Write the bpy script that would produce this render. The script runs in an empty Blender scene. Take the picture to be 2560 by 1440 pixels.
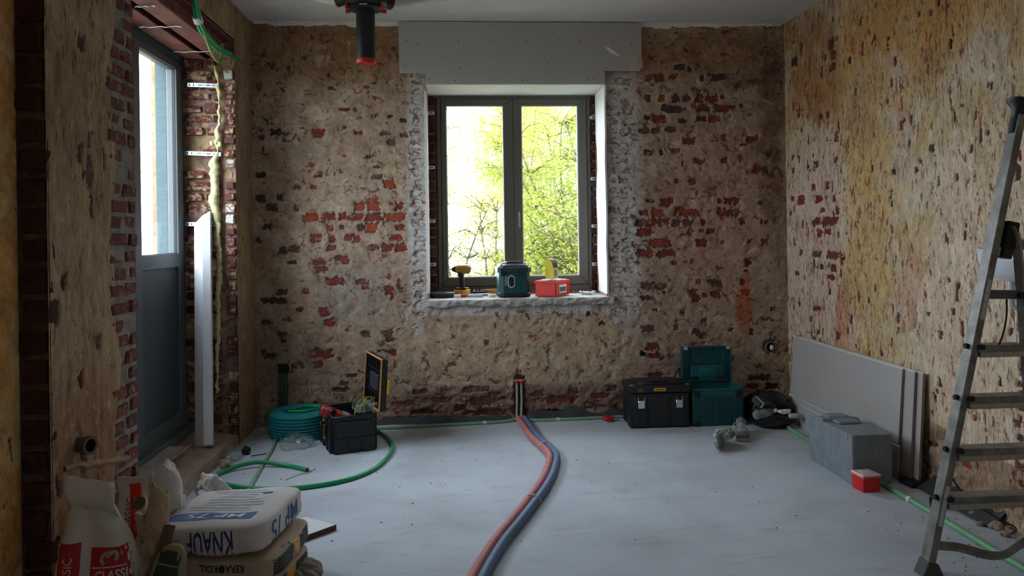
import bpy, bmesh, math, random
import numpy as np
from mathutils import Vector, Matrix
from mathutils.bvhtree import BVHTree

scene = bpy.context.scene
COL = scene.collection
random.seed(11)
PI = math.pi

# ------------------------------------------------------------------ camera
FPX, CAMH, VPX, HORIZON, ROLL = 1950.0, 1.4, 1136.0, 578.0, 0.0145
YAW = math.atan((1280 - VPX) / FPX)
cam = bpy.data.cameras.new('camera')
cam.sensor_width = 36.0
cam.lens = FPX / 2560 * 36.0
cam.shift_y = -(720 - HORIZON) / 2560
cam.clip_start = 0.05
cam_ob = bpy.data.objects.new('camera', cam)
COL.objects.link(cam_ob)
cam_ob.matrix_world = (Matrix.Translation((0, 0, CAMH)) @ Matrix.Rotation(-YAW, 4, 'Z')
                       @ Matrix.Rotation(PI / 2, 4, 'X') @ Matrix.Rotation(-ROLL, 4, 'Z'))
scene.camera = cam_ob

# ------------------------------------------------------------------ sky and exposure
SKY = 15.5
world = bpy.data.worlds.new('sky')
world.use_nodes = True
bgn = world.node_tree.nodes['Background']
bgn.inputs[0].default_value = (0.78, 0.89, 1.0, 1)
bgn.inputs[1].default_value = SKY
scene.world = world
scene.view_settings.view_transform = 'Standard'
scene.view_settings.look = 'None'
scene.view_settings.gamma = 1.0
scene.view_settings.use_curve_mapping = False
scene.view_settings.exposure = 0.0
scene.cycles.max_bounces = 7
scene.cycles.diffuse_bounces = 5
scene.cycles.adaptive_threshold = 0.05
scene.cycles.transparent_max_bounces = 12
scene.cycles.sample_clamp_indirect = 6.0

sun = bpy.data.lights.new('sun', 'SUN')
sun.energy = 7.0
sun.color = (1.0, 0.93, 0.78)
sun.angle = 0.01
sun_ob = bpy.data.objects.new('sun', sun)
COL.objects.link(sun_ob)
sun_ob.rotation_euler = Vector((-0.78, 0.12, -0.62)).to_track_quat('-Z', 'Y').to_euler()


def portal(name, loc, rot, sx, sy):
    l = bpy.data.lights.new(name, 'AREA')
    l.shape = 'RECTANGLE'
    l.size, l.size_y = sx, sy
    l.cycles.is_portal = True
    o = bpy.data.objects.new(name, l)
    o.location, o.rotation_euler = loc, rot
    COL.objects.link(o)


portal('window_portal', (0.49, 6.36, 1.7), (-PI / 2, 0, 0), 1.3, 1.6)
portal('added_fill_window_portal', (1.0, -1.92, 1.6), (PI / 2, 0, 0), 0.6, 0.8)  # serves the unseen rear window added for fill light
portal('door_portal', (-1.93, 4.53, 1.9), (0, -PI / 2, 0), 1.35, 1.7)

# ------------------------------------------------------------------ room measures (metres)
D, XL, XR, ZC = 5.78, -1.453, 2.53, 2.95
Y0 = -1.6
OPX0, OPX1, SILL, OPZ = -0.195, 1.14, 0.90, 2.49      # window opening
YFAR, YNEAR = 5.342, 3.706                            # door opening
BEAMZ = 2.575


# ------------------------------------------------------------------ helpers
def lin(c):
    return tuple(((v / 255) / 12.92 if v / 255 <= 0.04045 else ((v / 255 + 0.055) / 1.055) ** 2.4) for v in c)


class Nodes:
    def __init__(s, name):
        s.m = bpy.data.materials.new(name)
        s.m.use_nodes = True
        s.t = s.m.node_tree
        s.b = s.t.nodes['Principled BSDF']

    def n(s, kind, **kw):
        nd = s.t.nodes.new(kind)
        for k, v in kw.items():
            setattr(nd, k, v)
        return nd

    def l(s, a, b):
        s.t.links.new(a, b)

    def coord(s, scale=(1, 1, 1), src='Object'):
        tc = s.n('ShaderNodeTexCoord')
        mp = s.n('ShaderNodeMapping')
        mp.inputs['Scale'].default_value = scale
        s.l(tc.outputs[src], mp.inputs[0])
        return mp.outputs[0]

    def noise(s, co, scale, detail=4, rough=0.55, dist=0.0):
        nd = s.n('ShaderNodeTexNoise')
        nd.inputs['Scale'].default_value = scale
        nd.inputs['Detail'].default_value = detail
        nd.inputs['Roughness'].default_value = rough
        nd.inputs['Distortion'].default_value = dist
        s.l(co, nd.inputs['Vector'])
        return nd.outputs['Fac']

    def ramp(s, fac, stops):
        nd = s.n('ShaderNodeValToRGB')
        e = nd.color_ramp.elements
        while len(e) < len(stops):
            e.new(0.5)
        for el, (p, c) in zip(e, stops):
            el.position = p
            el.color = (*c, 1) if len(c) == 3 else c
        s.l(fac, nd.inputs[0])
        return nd.outputs[0]

    def mask(s, fac, lo, hi):
        nd = s.n('ShaderNodeMapRange')
        nd.clamp = True
        nd.inputs[1].default_value = lo
        nd.inputs[2].default_value = hi
        s.l(fac, nd.inputs[0])
        return nd.outputs[0]

    def mix(s, fac, a, b, mode='MIX'):
        nd = s.n('ShaderNodeMix', data_type='RGBA', blend_type=mode)
        for k, v in ((0, fac), (6, a), (7, b)):
            if isinstance(v, (int, float)):
                nd.inputs[k].default_value = v
            elif isinstance(v, tuple):
                nd.inputs[k].default_value = (*v[:3], 1)
            else:
                s.l(v, nd.inputs[k])
        return nd.outputs[2]

    def math(s, op, a, b=0.0):
        nd = s.n('ShaderNodeMath', operation=op)
        for k, v in ((0, a), (1, b)):
            if isinstance(v, (int, float)):
                nd.inputs[k].default_value = v
            else:
                s.l(v, nd.inputs[k])
        return nd.outputs[0]

    def bump(s, h, strength=0.3, dist=0.005):
        nd = s.n('ShaderNodeBump')
        nd.inputs['Strength'].default_value = strength
        nd.inputs['Distance'].default_value = dist
        s.l(h, nd.inputs['Height'])
        s.l(nd.outputs[0], s.b.inputs['Normal'])

    def color(s, c):
        if isinstance(c, tuple):
            s.b.inputs['Base Color'].default_value = (*c[:3], 1)
        else:
            s.l(c, s.b.inputs['Base Color'])

    def rm(s, rough, metal=0.0):
        s.b.inputs['Roughness'].default_value = rough
        s.b.inputs['Metallic'].default_value = metal


def M(name, col, rough=0.6, metal=0.0, var=0.12, scale=14.0, col2=None, bump=0.15, bscale=90.0, stretch=(1, 1, 1), lo=0.35, hi=0.68):
    """A plain procedural material: two tones mixed by noise plus a fine relief."""
    s = Nodes(name)
    co = s.coord(stretch)
    c = lin(col)
    a = tuple(min(1, v * (1 - var)) for v in c)
    b = lin(col2) if col2 else tuple(min(1, v * (1 + var)) for v in c)
    f = s.mask(s.noise(co, scale, 5), lo, hi)
    s.color(s.mix(f, a, b))
    s.rm(rough, metal)
    if bump:
        s.bump(s.noise(co, bscale, 4), bump, 0.003)
    return s.m


class B:
    """Collects shapes in one bmesh; build() links them as ONE mesh object."""

    def __init__(s):
        s.m = bmesh.new()

    def box(s, x0, x1, y0, y1, z0, z1, bev=0.0, seg=1, mat=None, top=None):
        g = bmesh.ops.create_cube(s.m, size=1.0)
        vs = g['verts']
        for v in vs:
            t = v.co.z + 0.5
            sx = sy = 1.0
            if top:
                sx = 1 + (top[0] - 1) * t
                sy = 1 + (top[1] - 1) * t
            v.co = Vector(((x0 + x1) / 2 + v.co.x * (x1 - x0) * sx, (y0 + y1) / 2 + v.co.y * (y1 - y0) * sy, z0 + t * (z1 - z0)))
        if mat is not None:
            bmesh.ops.transform(s.m, matrix=mat, verts=vs)
        if bev:
            es = list({e for v in vs for e in v.link_edges})
            bmesh.ops.bevel(s.m, geom=es, offset=bev, segments=seg, affect='EDGES', profile=0.6)
        return s

    def tube(s, pts, r, seg=8, caps=True, closed=False, flat=1.0):
        pts = [Vector(p) for p in pts]
        rs = r if isinstance(r, (list, tuple)) else [r] * len(pts)
        rings, n = [], len(pts)
        up = None
        for i, p in enumerate(pts):
            if closed:
                t = (pts[(i + 1) % n] - pts[i - 1]).normalized()
            else:
                t = (pts[min(i + 1, n - 1)] - pts[max(i - 1, 0)]).normalized()
            if up is None:
                up = Vector((0, 0, 1)) if abs(t.z) < 0.9 else Vector((0, 1, 0))
            a = t.cross(up)
            if a.length < 1e-6:
                a = t.cross(Vector((1, 0, 0)))
            a.normalize()
            b = a.cross(t).normalized()
            up = b
            rings.append([s.m.verts.new(p + a * math.cos(2 * PI * k / seg) * rs[i] + b * math.sin(2 * PI * k / seg) * rs[i] * flat) for k in range(seg)])
        m = n if closed else n - 1
        for i in range(m):
            ra, rb = rings[i], rings[(i + 1) % n]
            for k in range(seg):
                s.m.faces.new((ra[k], ra[(k + 1) % seg], rb[(k + 1) % seg], rb[k]))
        if caps and not closed:
            s.m.faces.new(rings[0][::-1])
            s.m.faces.new(rings[-1])
        return s

    def lathe(s, prof, seg=24, loc=(0, 0, 0), mat=None):
        rings, loc = [], Vector(loc)
        made = []
        for r, z in prof:
            if r < 1e-6:
                v = s.m.verts.new(loc + Vector((0, 0, z)))
                rings.append([v])
                made.append(v)
            else:
                ring = [s.m.verts.new(loc + Vector((r * math.cos(2 * PI * k / seg), r * math.sin(2 * PI * k / seg), z))) for k in range(seg)]
                rings.append(ring)
                made += ring
        for a, b in zip(rings[:-1], rings[1:]):
            for k in range(seg):
                k2 = (k + 1) % seg
                if len(a) == 1 and len(b) == 1:
                    continue
                if len(a) == 1:
                    s.m.faces.new((a[0], b[k2], b[k]))
                elif len(b) == 1:
                    s.m.faces.new((a[k], a[k2], b[0]))
                else:
                    s.m.faces.new((a[k], a[k2], b[k2], b[k]))
        if mat is not None:
            bmesh.ops.transform(s.m, matrix=mat, verts=made)
        return s

    def prism(s, poly, d0, d1, axis='y', bev=0.0):
        def P(a, b, d):
            return {'y': (a, d, b), 'x': (d, a, b), 'z': (a, b, d)}[axis]
        v0 = [s.m.verts.new(P(a, b, d0)) for a, b in poly]
        v1 = [s.m.verts.new(P(a, b, d1)) for a, b in poly]
        n = len(poly)
        s.m.faces.new(v0[::-1])
        s.m.faces.new(v1)
        for k in range(n):
            s.m.faces.new((v0[k], v0[(k + 1) % n], v1[(k + 1) % n], v1[k]))
        if bev:
            es = list({e for v in v0 + v1 for e in v.link_edges})
            bmesh.ops.bevel(s.m, geom=es, offset=bev, segments=1, affect='EDGES')
        return s

    def surf(s, fn, nu, nv, thick=0.0):
        """A parametric sheet; with thick it gets a second side."""
        g = [[s.m.verts.new(fn(i / nu, j / nv)) for j in range(nv + 1)] for i in range(nu + 1)]
        fs = []
        for i in range(nu):
            for j in range(nv):
                fs.append(s.m.faces.new((g[i][j], g[i + 1][j], g[i + 1][j + 1], g[i][j + 1])))
        if thick:
            bmesh.ops.recalc_face_normals(s.m, faces=fs)
            bmesh.ops.solidify(s.m, geom=fs, thickness=thick)
        return s

    def ring(s, x0, x1, z0, z1, w, y0, y1, bev=0.0):
        """A rectangular frame in the xz plane made of mitred bars; w = (left, right, bottom, top)."""
        l, r, b, t = w
        s.prism([(x0, z0), (x0 + l, z0 + b), (x0 + l, z1 - t), (x0, z1)], y0, y1, 'y', bev)
        s.prism([(x1, z0), (x1, z1), (x1 - r, z1 - t), (x1 - r, z0 + b)], y0, y1, 'y', bev)
        s.prism([(x0, z0), (x1, z0), (x1 - r, z0 + b), (x0 + l, z0 + b)], y0, y1, 'y', bev)
        s.prism([(x0, z1), (x0 + l, z1 - t), (x1 - r, z1 - t), (x1, z1)], y0, y1, 'y', bev)
        return s

    def mesh(s, name, smooth=False):
        bmesh.ops.recalc_face_normals(s.m, faces=s.m.faces)
        me = bpy.data.meshes.new(name)
        s.m.to_mesh(me)
        s.m.free()
        if smooth:
            me.polygons.foreach_set('use_smooth', [True] * len(me.polygons))
            if smooth != 'all':
                me.set_sharp_from_angle(angle=math.radians(42))
        return me

    def build(s, name, mat, parent=None, smooth=False):
        return put(name, s.mesh(name, smooth), mat, parent)


def put(name, me, mat, parent=None):
    o = bpy.data.objects.new(name, me)
    COL.objects.link(o)
    if mat is not None and not me.materials:
        me.materials.append(mat)
    if parent is not None:
        o.parent = parent
    return o


def tag(o, label=None, cat=None, group=None, kind=None):
    for k, v in (('label', label), ('category', cat), ('group', group), ('kind', kind)):
        if v:
            o[k] = v
    return o


def thing(name, label, cat, loc=(0, 0, 0), rz=0.0, group=None, kind=None):
    o = bpy.data.objects.new(name, None)
    o.empty_display_size = 0.1
    COL.objects.link(o)
    o.location = loc
    o.rotation_euler = (0, 0, rz)
    return tag(o, label, cat, group, kind)


def spline(pts, n=8):
    """Catmull-Rom through the points."""
    P = [Vector(p) for p in pts]
    P = [P[0] * 2 - P[1]] + P + [P[-1] * 2 - P[-2]]
    out = []
    for i in range(1, len(P) - 2):
        a, b, c, d = P[i - 1:i + 3]
        for k in range(n):
            t = k / n
            out.append(0.5 * ((2 * b) + (c - a) * t + (2 * a - 5 * b + 4 * c - d) * t * t + (3 * b - a - 3 * c + d) * t ** 3))
    out.append(P[-2])
    return out


# ------------------------------------------------------------------ value noise for relief
def _h(i, j, seed):
    v = np.sin(i * 127.1 + j * 311.7 + seed * 74.7) * 43758.5453
    return v - np.floor(v)


def vn(u, v, seed=0):
    u, v = np.asarray(u, float), np.asarray(v, float)
    i, j = np.floor(u), np.floor(v)
    f, g = u - i, v - j
    f, g = f * f * (3 - 2 * f), g * g * (3 - 2 * g)
    return (_h(i, j, seed) * (1 - f) + _h(i + 1, j, seed) * f) * (1 - g) + (_h(i, j + 1, seed) * (1 - f) + _h(i + 1, j + 1, seed) * f) * g


def fbm(u, v, octv=4, seed=0):
    a, t, r = 0.5, 0.0, 0.0
    for k in range(octv):
        r = r + a * vn(u, v, seed + k * 13)
        t += a
        a *= 0.55
        u, v = u * 2.03 + 17.3, v * 2.03 + 9.1
    return r / t


def n3(p, f, seed=0):
    return float(fbm(p[0] * f + p[2] * 0.71 * f, p[1] * f + p[2] * 0.53 * f, 3, seed)) - 0.5


_text_cache = {}


def text_mesh(txt, size, extr=0.0, bold=0.0):
    cu = bpy.data.curves.new('t', 'FONT')
    cu.body = txt
    cu.size = size
    cu.extrude = extr
    cu.offset = bold
    cu.align_x = 'CENTER'
    cu.align_y = 'CENTER'
    cu.resolution_u = 3
    o = bpy.data.objects.new('t', cu)
    COL.objects.link(o)
    bpy.context.view_layer.update()
    me = bpy.data.meshes.new_from_object(o.evaluated_get(bpy.context.evaluated_depsgraph_get()))
    bpy.data.objects.remove(o)
    bpy.data.curves.remove(cu)
    me.materials.clear()
    return me


def lettering(name, txt, size, mtx, mat, parent, stretch=(1, 1), bold=0.0, onto=None, lift=0.0015, extr=0.0):
    """Printed words as thin geometry; with onto (an object) they are wrapped onto its surface."""
    me = text_mesh(txt, size, extr, bold)
    me.transform(Matrix.Diagonal((stretch[0], stretch[1], 1, 1)))
    me.transform(mtx)
    wrap(me, mtx, onto, lift)
    return put(name, me, mat, parent)


def wrap(me, mtx, onto, lift):
    if onto is None:
        return
    bm = bmesh.new()
    bm.from_mesh(me)
    bmesh.ops.triangulate(bm, faces=bm.faces)
    es = [e for e in bm.edges if e.calc_length() > 0.02]
    if es:
        bmesh.ops.subdivide_edges(bm, edges=es, cuts=2)
    src = bmesh.new()
    src.from_mesh(onto.data)
    tree = BVHTree.FromBMesh(src)
    nrm = (mtx.to_3x3() @ Vector((0, 0, 1))).normalized()
    miss = []
    for v in bm.verts:
        hit = tree.ray_cast(v.co + nrm * 0.2, -nrm, 0.6)
        if hit[0] is not None:
            v.co = hit[0] + nrm * lift
        else:
            miss.append(v)
    bmesh.ops.delete(bm, geom=miss, context='VERTS')
    bm.to_mesh(me)
    bm.free()
    src.free()


def decal(name, w, h, mtx, mat, parent, onto=None, lift=0.001, n=6):
    b = B()
    b.surf(lambda i, j: Vector(((i - 0.5) * w, (j - 0.5) * h, 0)), n, n)
    me = b.mesh(name)
    me.transform(mtx)
    wrap(me, mtx, onto, lift)
    return put(name, me, mat, parent)


def TR(loc, rx=0, ry=0, rz=0):
    return Matrix.Translation(loc) @ Matrix.Rotation(rz, 4, 'Z') @ Matrix.Rotation(ry, 4, 'Y') @ Matrix.Rotation(rx, 4, 'X')


def squad(sx, sy, sz, e=5.0, n=10, amp=0.0, freq=6.0, seed=0, fn=None):
    """A soft rounded-box body (filled bag, shoe, crumple)."""
    bm = bmesh.new()
    bmesh.ops.create_cube(bm, size=2.0)
    bmesh.ops.subdivide_edges(bm, edges=bm.edges, cuts=n, use_grid_fill=True)
    for v in bm.verts:
        p = v.co
        r = (abs(p.x) ** e + abs(p.y) ** e + abs(p.z) ** e) ** (1 / e)
        q = p / r
        q = Vector((q.x * sx, q.y * sy, q.z * sz))
        if amp:
            d = n3(q, freq, seed) + 0.5 * n3(q, freq * 2.3, seed + 5)
            q = q + q.normalized() * amp * d * 2
        if fn:
            q = fn(q)
        v.co = q
    b = B()
    b.m.free()
    b.m = bm
    return b

# ------------------------------------------------------------------ materials of the shell
def plaster(name, tones, speck=((70, 45, 35), (120, 45, 32)), stretch=(1, 1, 1), speck_amt=0.64, mott=0.62):
    s = Nodes(name)
    co = s.coord()
    cs = s.coord(stretch)
    big = s.ramp(s.noise(co, 1.3, 4, 0.6, 0.4), [(0.28 + 0.44 * i / (len(tones) - 1), lin(t)) for i, t in enumerate(tones)])
    mid = s.ramp(s.noise(cs, 9, 5, 0.65, 0.3), [(0.3, (0.42, 0.38, 0.34)), (0.42, (0.8, 0.77, 0.74)), (0.55, (1.0, 1.0, 1.0)), (0.7, (1.35, 1.34, 1.33))])
    c = s.mix(mott, big, mid, 'MULTIPLY')
    fine = s.ramp(s.noise(cs, 34, 3, 0.6), [(0.3, (0.72, 0.68, 0.64)), (0.55, (1.0, 1.0, 1.0)), (0.75, (1.15, 1.15, 1.15))])
    c = s.mix(0.75, c, fine, 'MULTIPLY')
    at = s.n('ShaderNodeAttribute', attribute_name='tint')
    edge = s.math('ADD', at.outputs['Alpha'], s.math('MULTIPLY', s.math('SUBTRACT', s.noise(co, 7, 4, 0.65), 0.5), 0.9))
    tf = s.math('MULTIPLY', s.mask(edge, 0.25, 0.75), s.mask(at.outputs['Alpha'], 0.0, 0.2))
    tinted = s.mix(1.0, at.outputs['Color'], s.mix(0.6, (1, 1, 1), s.mix(1.0, mid, fine, 'MULTIPLY')), 'MULTIPLY')
    c = s.mix(s.math('MULTIPLY', tf, 0.85), c, tinted)
    # specks where the skim is chipped through to the brick
    sp = s.noise(cs, 15, 4, 0.7, 0.6)
    zone = s.mask(s.noise(co, 1.7, 3), 0.3, 0.7)
    th = s.math('ADD', sp, s.math('MULTIPLY', zone, 0.08))
    sc = s.mix(s.mask(s.noise(co, 5, 2), 0.42, 0.58), lin(speck[0]), lin(speck[1]))
    c = s.mix(s.math('MULTIPLY', s.mask(th, speck_amt, speck_amt + 0.05), 0.85), c, sc)
    sp2 = s.math('ADD', s.noise(cs, 33, 3, 0.6, 0.8), s.math('MULTIPLY', s.mask(s.noise(co, 2.6, 4), 0.35, 0.7), 0.09))
    sc2 = s.mix(s.mask(s.noise(co, 8, 2), 0.45, 0.55), lin((92, 78, 74)), lin((134, 76, 58)))
    c = s.mix(s.math('MULTIPLY', s.mask(sp2, speck_amt + 0.025, speck_amt + 0.075), 0.7), c, sc2)
    pale = s.mask(s.math('ADD', s.noise(co, 12, 4, 0.7, 0.5), s.math('MULTIPLY', s.mask(s.noise(co, 0.9, 3), 0.4, 0.65), 0.06)), 0.62, 0.70)
    c = s.mix(s.math('MULTIPLY', pale, 0.4), c, lin((204, 194, 182)))
    ex = s.n('ShaderNodeAttribute', attribute_name='expo')
    red = s.mix(s.mask(s.noise(co, 22, 4), 0.4, 0.6), lin((112, 62, 48)), lin((150, 104, 84)))
    c = s.mix(s.math('MULTIPLY', s.mask(ex.outputs['Fac'], 0.12, 0.75), 0.75), c, red)
    s.color(c)
    s.rm(0.92)
    s.b.inputs['Specular IOR Level'].default_value = 0.15
    s.bump(s.noise(cs, 28, 5, 0.75), 0.85, 0.008)
    return s.m


def brick_mat(name, a, b, film=None, amt=0.58):
    s = Nodes(name)
    co = s.coord(src='Object')
    g = s.n('ShaderNodeNewGeometry')
    cw = g.outputs['Position']
    c = s.mix(s.mask(s.noise(cw, 17, 6, 0.65), 0.35, 0.65), lin(a), lin(b))
    c = s.mix(0.7, c, s.ramp(s.noise(cw, 70, 4), [(0.3, (0.6, 0.6, 0.6)), (0.6, (1.1, 1.1, 1.1))]), 'MULTIPLY')
    if film:
        c = s.mix(s.mask(s.noise(cw, 26, 5, 0.7), amt, amt + 0.06), c, lin(film))
    s.color(c)
    s.rm(0.9)
    s.b.inputs['Specular IOR Level'].default_value = 0.2
    s.bump(s.noise(cw, 75, 5, 0.7), 0.6, 0.006)
    return s.m


MB_ = {
    'o': brick_mat('brick_orange', (136, 62, 46), (158, 78, 56), (166, 126, 104), 0.68),
    'r': brick_mat('brick_red', (112, 52, 46), (134, 64, 54), (164, 130, 114), 0.585),
    'm': brick_mat('brick_maroon', (96, 60, 58), (118, 74, 70), (154, 126, 114), 0.565),
    'd': brick_mat('brick_dark', (70, 54, 52), (94, 72, 68), (136, 114, 102), 0.61),
    'w': brick_mat('brick_whitewashed', (146, 108, 94), (162, 124, 108), (202, 196, 190), 0.44),
    'k': brick_mat('brick_dark_shaded', (58, 36, 30), (88, 52, 42), (104, 72, 54), 0.62),  # dark brick; on the pillar step this colour carries the shade
    'p': brick_mat('brick_rough', (122, 68, 60), (94, 50, 46), (178, 152, 128), 0.5),
    'q': brick_mat('brick_bare', (128, 70, 60), (108, 60, 54), (122, 110, 102), 0.53),
}
m_plaster_back = plaster('plaster_back_wall', [(160, 134, 114), (178, 156, 136), (166, 142, 122), (190, 168, 146), (158, 130, 108)], speck_amt=0.625)
m_plaster_right = plaster('plaster_right_wall', [(206, 172, 126), (222, 194, 152), (226, 208, 184), (216, 184, 138), (198, 158, 116)],
                          speck=((104, 64, 52), (158, 70, 52)), stretch=(1, 2.4, 0.75), speck_amt=0.605)
m_plaster_left = plaster('plaster_left_wall', [(168, 138, 106), (184, 156, 124), (164, 132, 106), (190, 166, 136)],
                         speck=((70, 46, 38), (112, 58, 44)), stretch=(1, 2.2, 0.7), speck_amt=0.65)
m_plaster_near = plaster('plaster_near_wall_lit', [(236, 176, 96), (242, 204, 144), (226, 160, 88), (240, 212, 168)], speck_amt=0.68)  # warm light on the near wall is put into these tones
m_mortar = M('mortar', (140, 114, 104), 0.95, var=0.35, scale=26, bump=0.8, bscale=60)
m_mortar_dark = M('mortar_shaded', (104, 82, 66), 0.95, var=0.4, scale=22, bump=0.8, bscale=60)  # mortar darkened to paint the shade of the pillar step
m_mortar_grey = M('mortar_grey', (132, 122, 112), 0.95, var=0.3, scale=18, bump=0.7, bscale=50)


def floor_mat():
    s = Nodes('concrete_screed')
    co = s.coord()
    c = s.ramp(s.noise(co, 1.1, 5, 0.6, 0.3), [(0.3, lin((168, 173, 180))), (0.5, lin((186, 193, 202))), (0.72, lin((200, 207, 216)))])
    st = s.coord((0.8, 2.2, 1))
    c = s.mix(s.math('MULTIPLY', s.mask(s.noise(st, 3.5, 5, 0.7, 0.5), 0.54, 0.74), 0.5), c, lin((166, 152, 138)))
    c = s.mix(s.math('MULTIPLY', s.mask(s.noise(st, 14, 4, 0.7), 0.60, 0.76), 0.5), c, lin((140, 130, 120)))
    c = s.mix(s.mask(s.noise(co, 60, 3), 0.72, 0.76), c, lin((110, 92, 78)))
    s.color(c)
    s.rm(0.75)
    s.b.inputs['Specular IOR Level'].default_value = 0.3
    s.bump(s.noise(co, 22, 5, 0.7), 0.25, 0.006)
    return s.m


m_floor = floor_mat()
m_ceil = M('ceiling_paint', (222, 218, 218), 0.9, var=0.05, scale=5, bump=0.2, bscale=120)
m_rubble = M('dusty_rubble', (178, 148, 126), 0.95, var=0.3, scale=9, col2=(166, 150, 140), bump=0.9, bscale=40)
m_outside = M('outside_render', (84, 100, 106), 0.9, var=0.06, scale=3)
m_grass = M('grass_ground', (118, 118, 98), 0.95, var=0.4, scale=4)
m_pb = M('plasterboard', (178, 172, 168), 0.85, var=0.035, scale=3, bump=0.05)
m_white = M('white_board', (226, 226, 226), 0.7, var=0.04, scale=6, bump=0.08)

# ------------------------------------------------------------------ brick meshes shared by all brick pieces
BRICKS = []
for k in range(6):
    bm = bmesh.new()
    bmesh.ops.create_cube(bm, size=1.0)
    bmesh.ops.bevel(bm, geom=bm.edges[:], offset=0.09, segments=1, affect='EDGES')
    rr = random.Random(k)
    for v in bm.verts:
        v.co += Vector((rr.uniform(-0.05, 0.05), rr.uniform(-0.05, 0.05), rr.uniform(-0.06, 0.06)))
    BRICKS.append(bm)
_bm_cache = {}


def brick(parent, loc, size, tone, k, rot=0.0):
    key = (k % 6, tone)
    if key not in _bm_cache:
        me = bpy.data.meshes.new('brick')
        BRICKS[k % 6].to_mesh(me)
        me.materials.append(MB_[tone])
        _bm_cache[key] = me
    o = bpy.data.objects.new('brick', _bm_cache[key])
    COL.objects.link(o)
    o.parent = parent
    o.location = loc
    o.scale = size
    o.rotation_euler = (0, rot, 0) if size[1] < 0.5 and abs(rot) > 0 else (0, 0, 0)
    return o


def cam_ray(px, py):
    u, v = (px - 1280) / FPX, -(py - HORIZON) / FPX
    c, s = math.cos(ROLL), math.sin(ROLL)
    u, v = c * u + s * v, -s * u + c * v
    return Vector((u * math.cos(YAW) + math.sin(YAW), -u * math.sin(YAW) + math.cos(YAW), v))


def on_back(px, py):
    d = cam_ray(px, py)
    t = D / d.y
    return d.x * t, CAMH + d.z * t


def on_right(px, py):
    d = cam_ray(px, py)
    t = XR / d.x
    return d.y * t, CAMH + d.z * t


HEIGHT = {}


def height(name, u, v, w, hh):
    us, vs, h = HEIGHT[name]
    i0, i1 = np.searchsorted(us, (u - w / 2, u + w / 2))
    j0, j1 = np.searchsorted(vs, (v - hh / 2, v + hh / 2))
    return float(h[i0:i1 + 1, j0:j1 + 1].mean())


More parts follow.
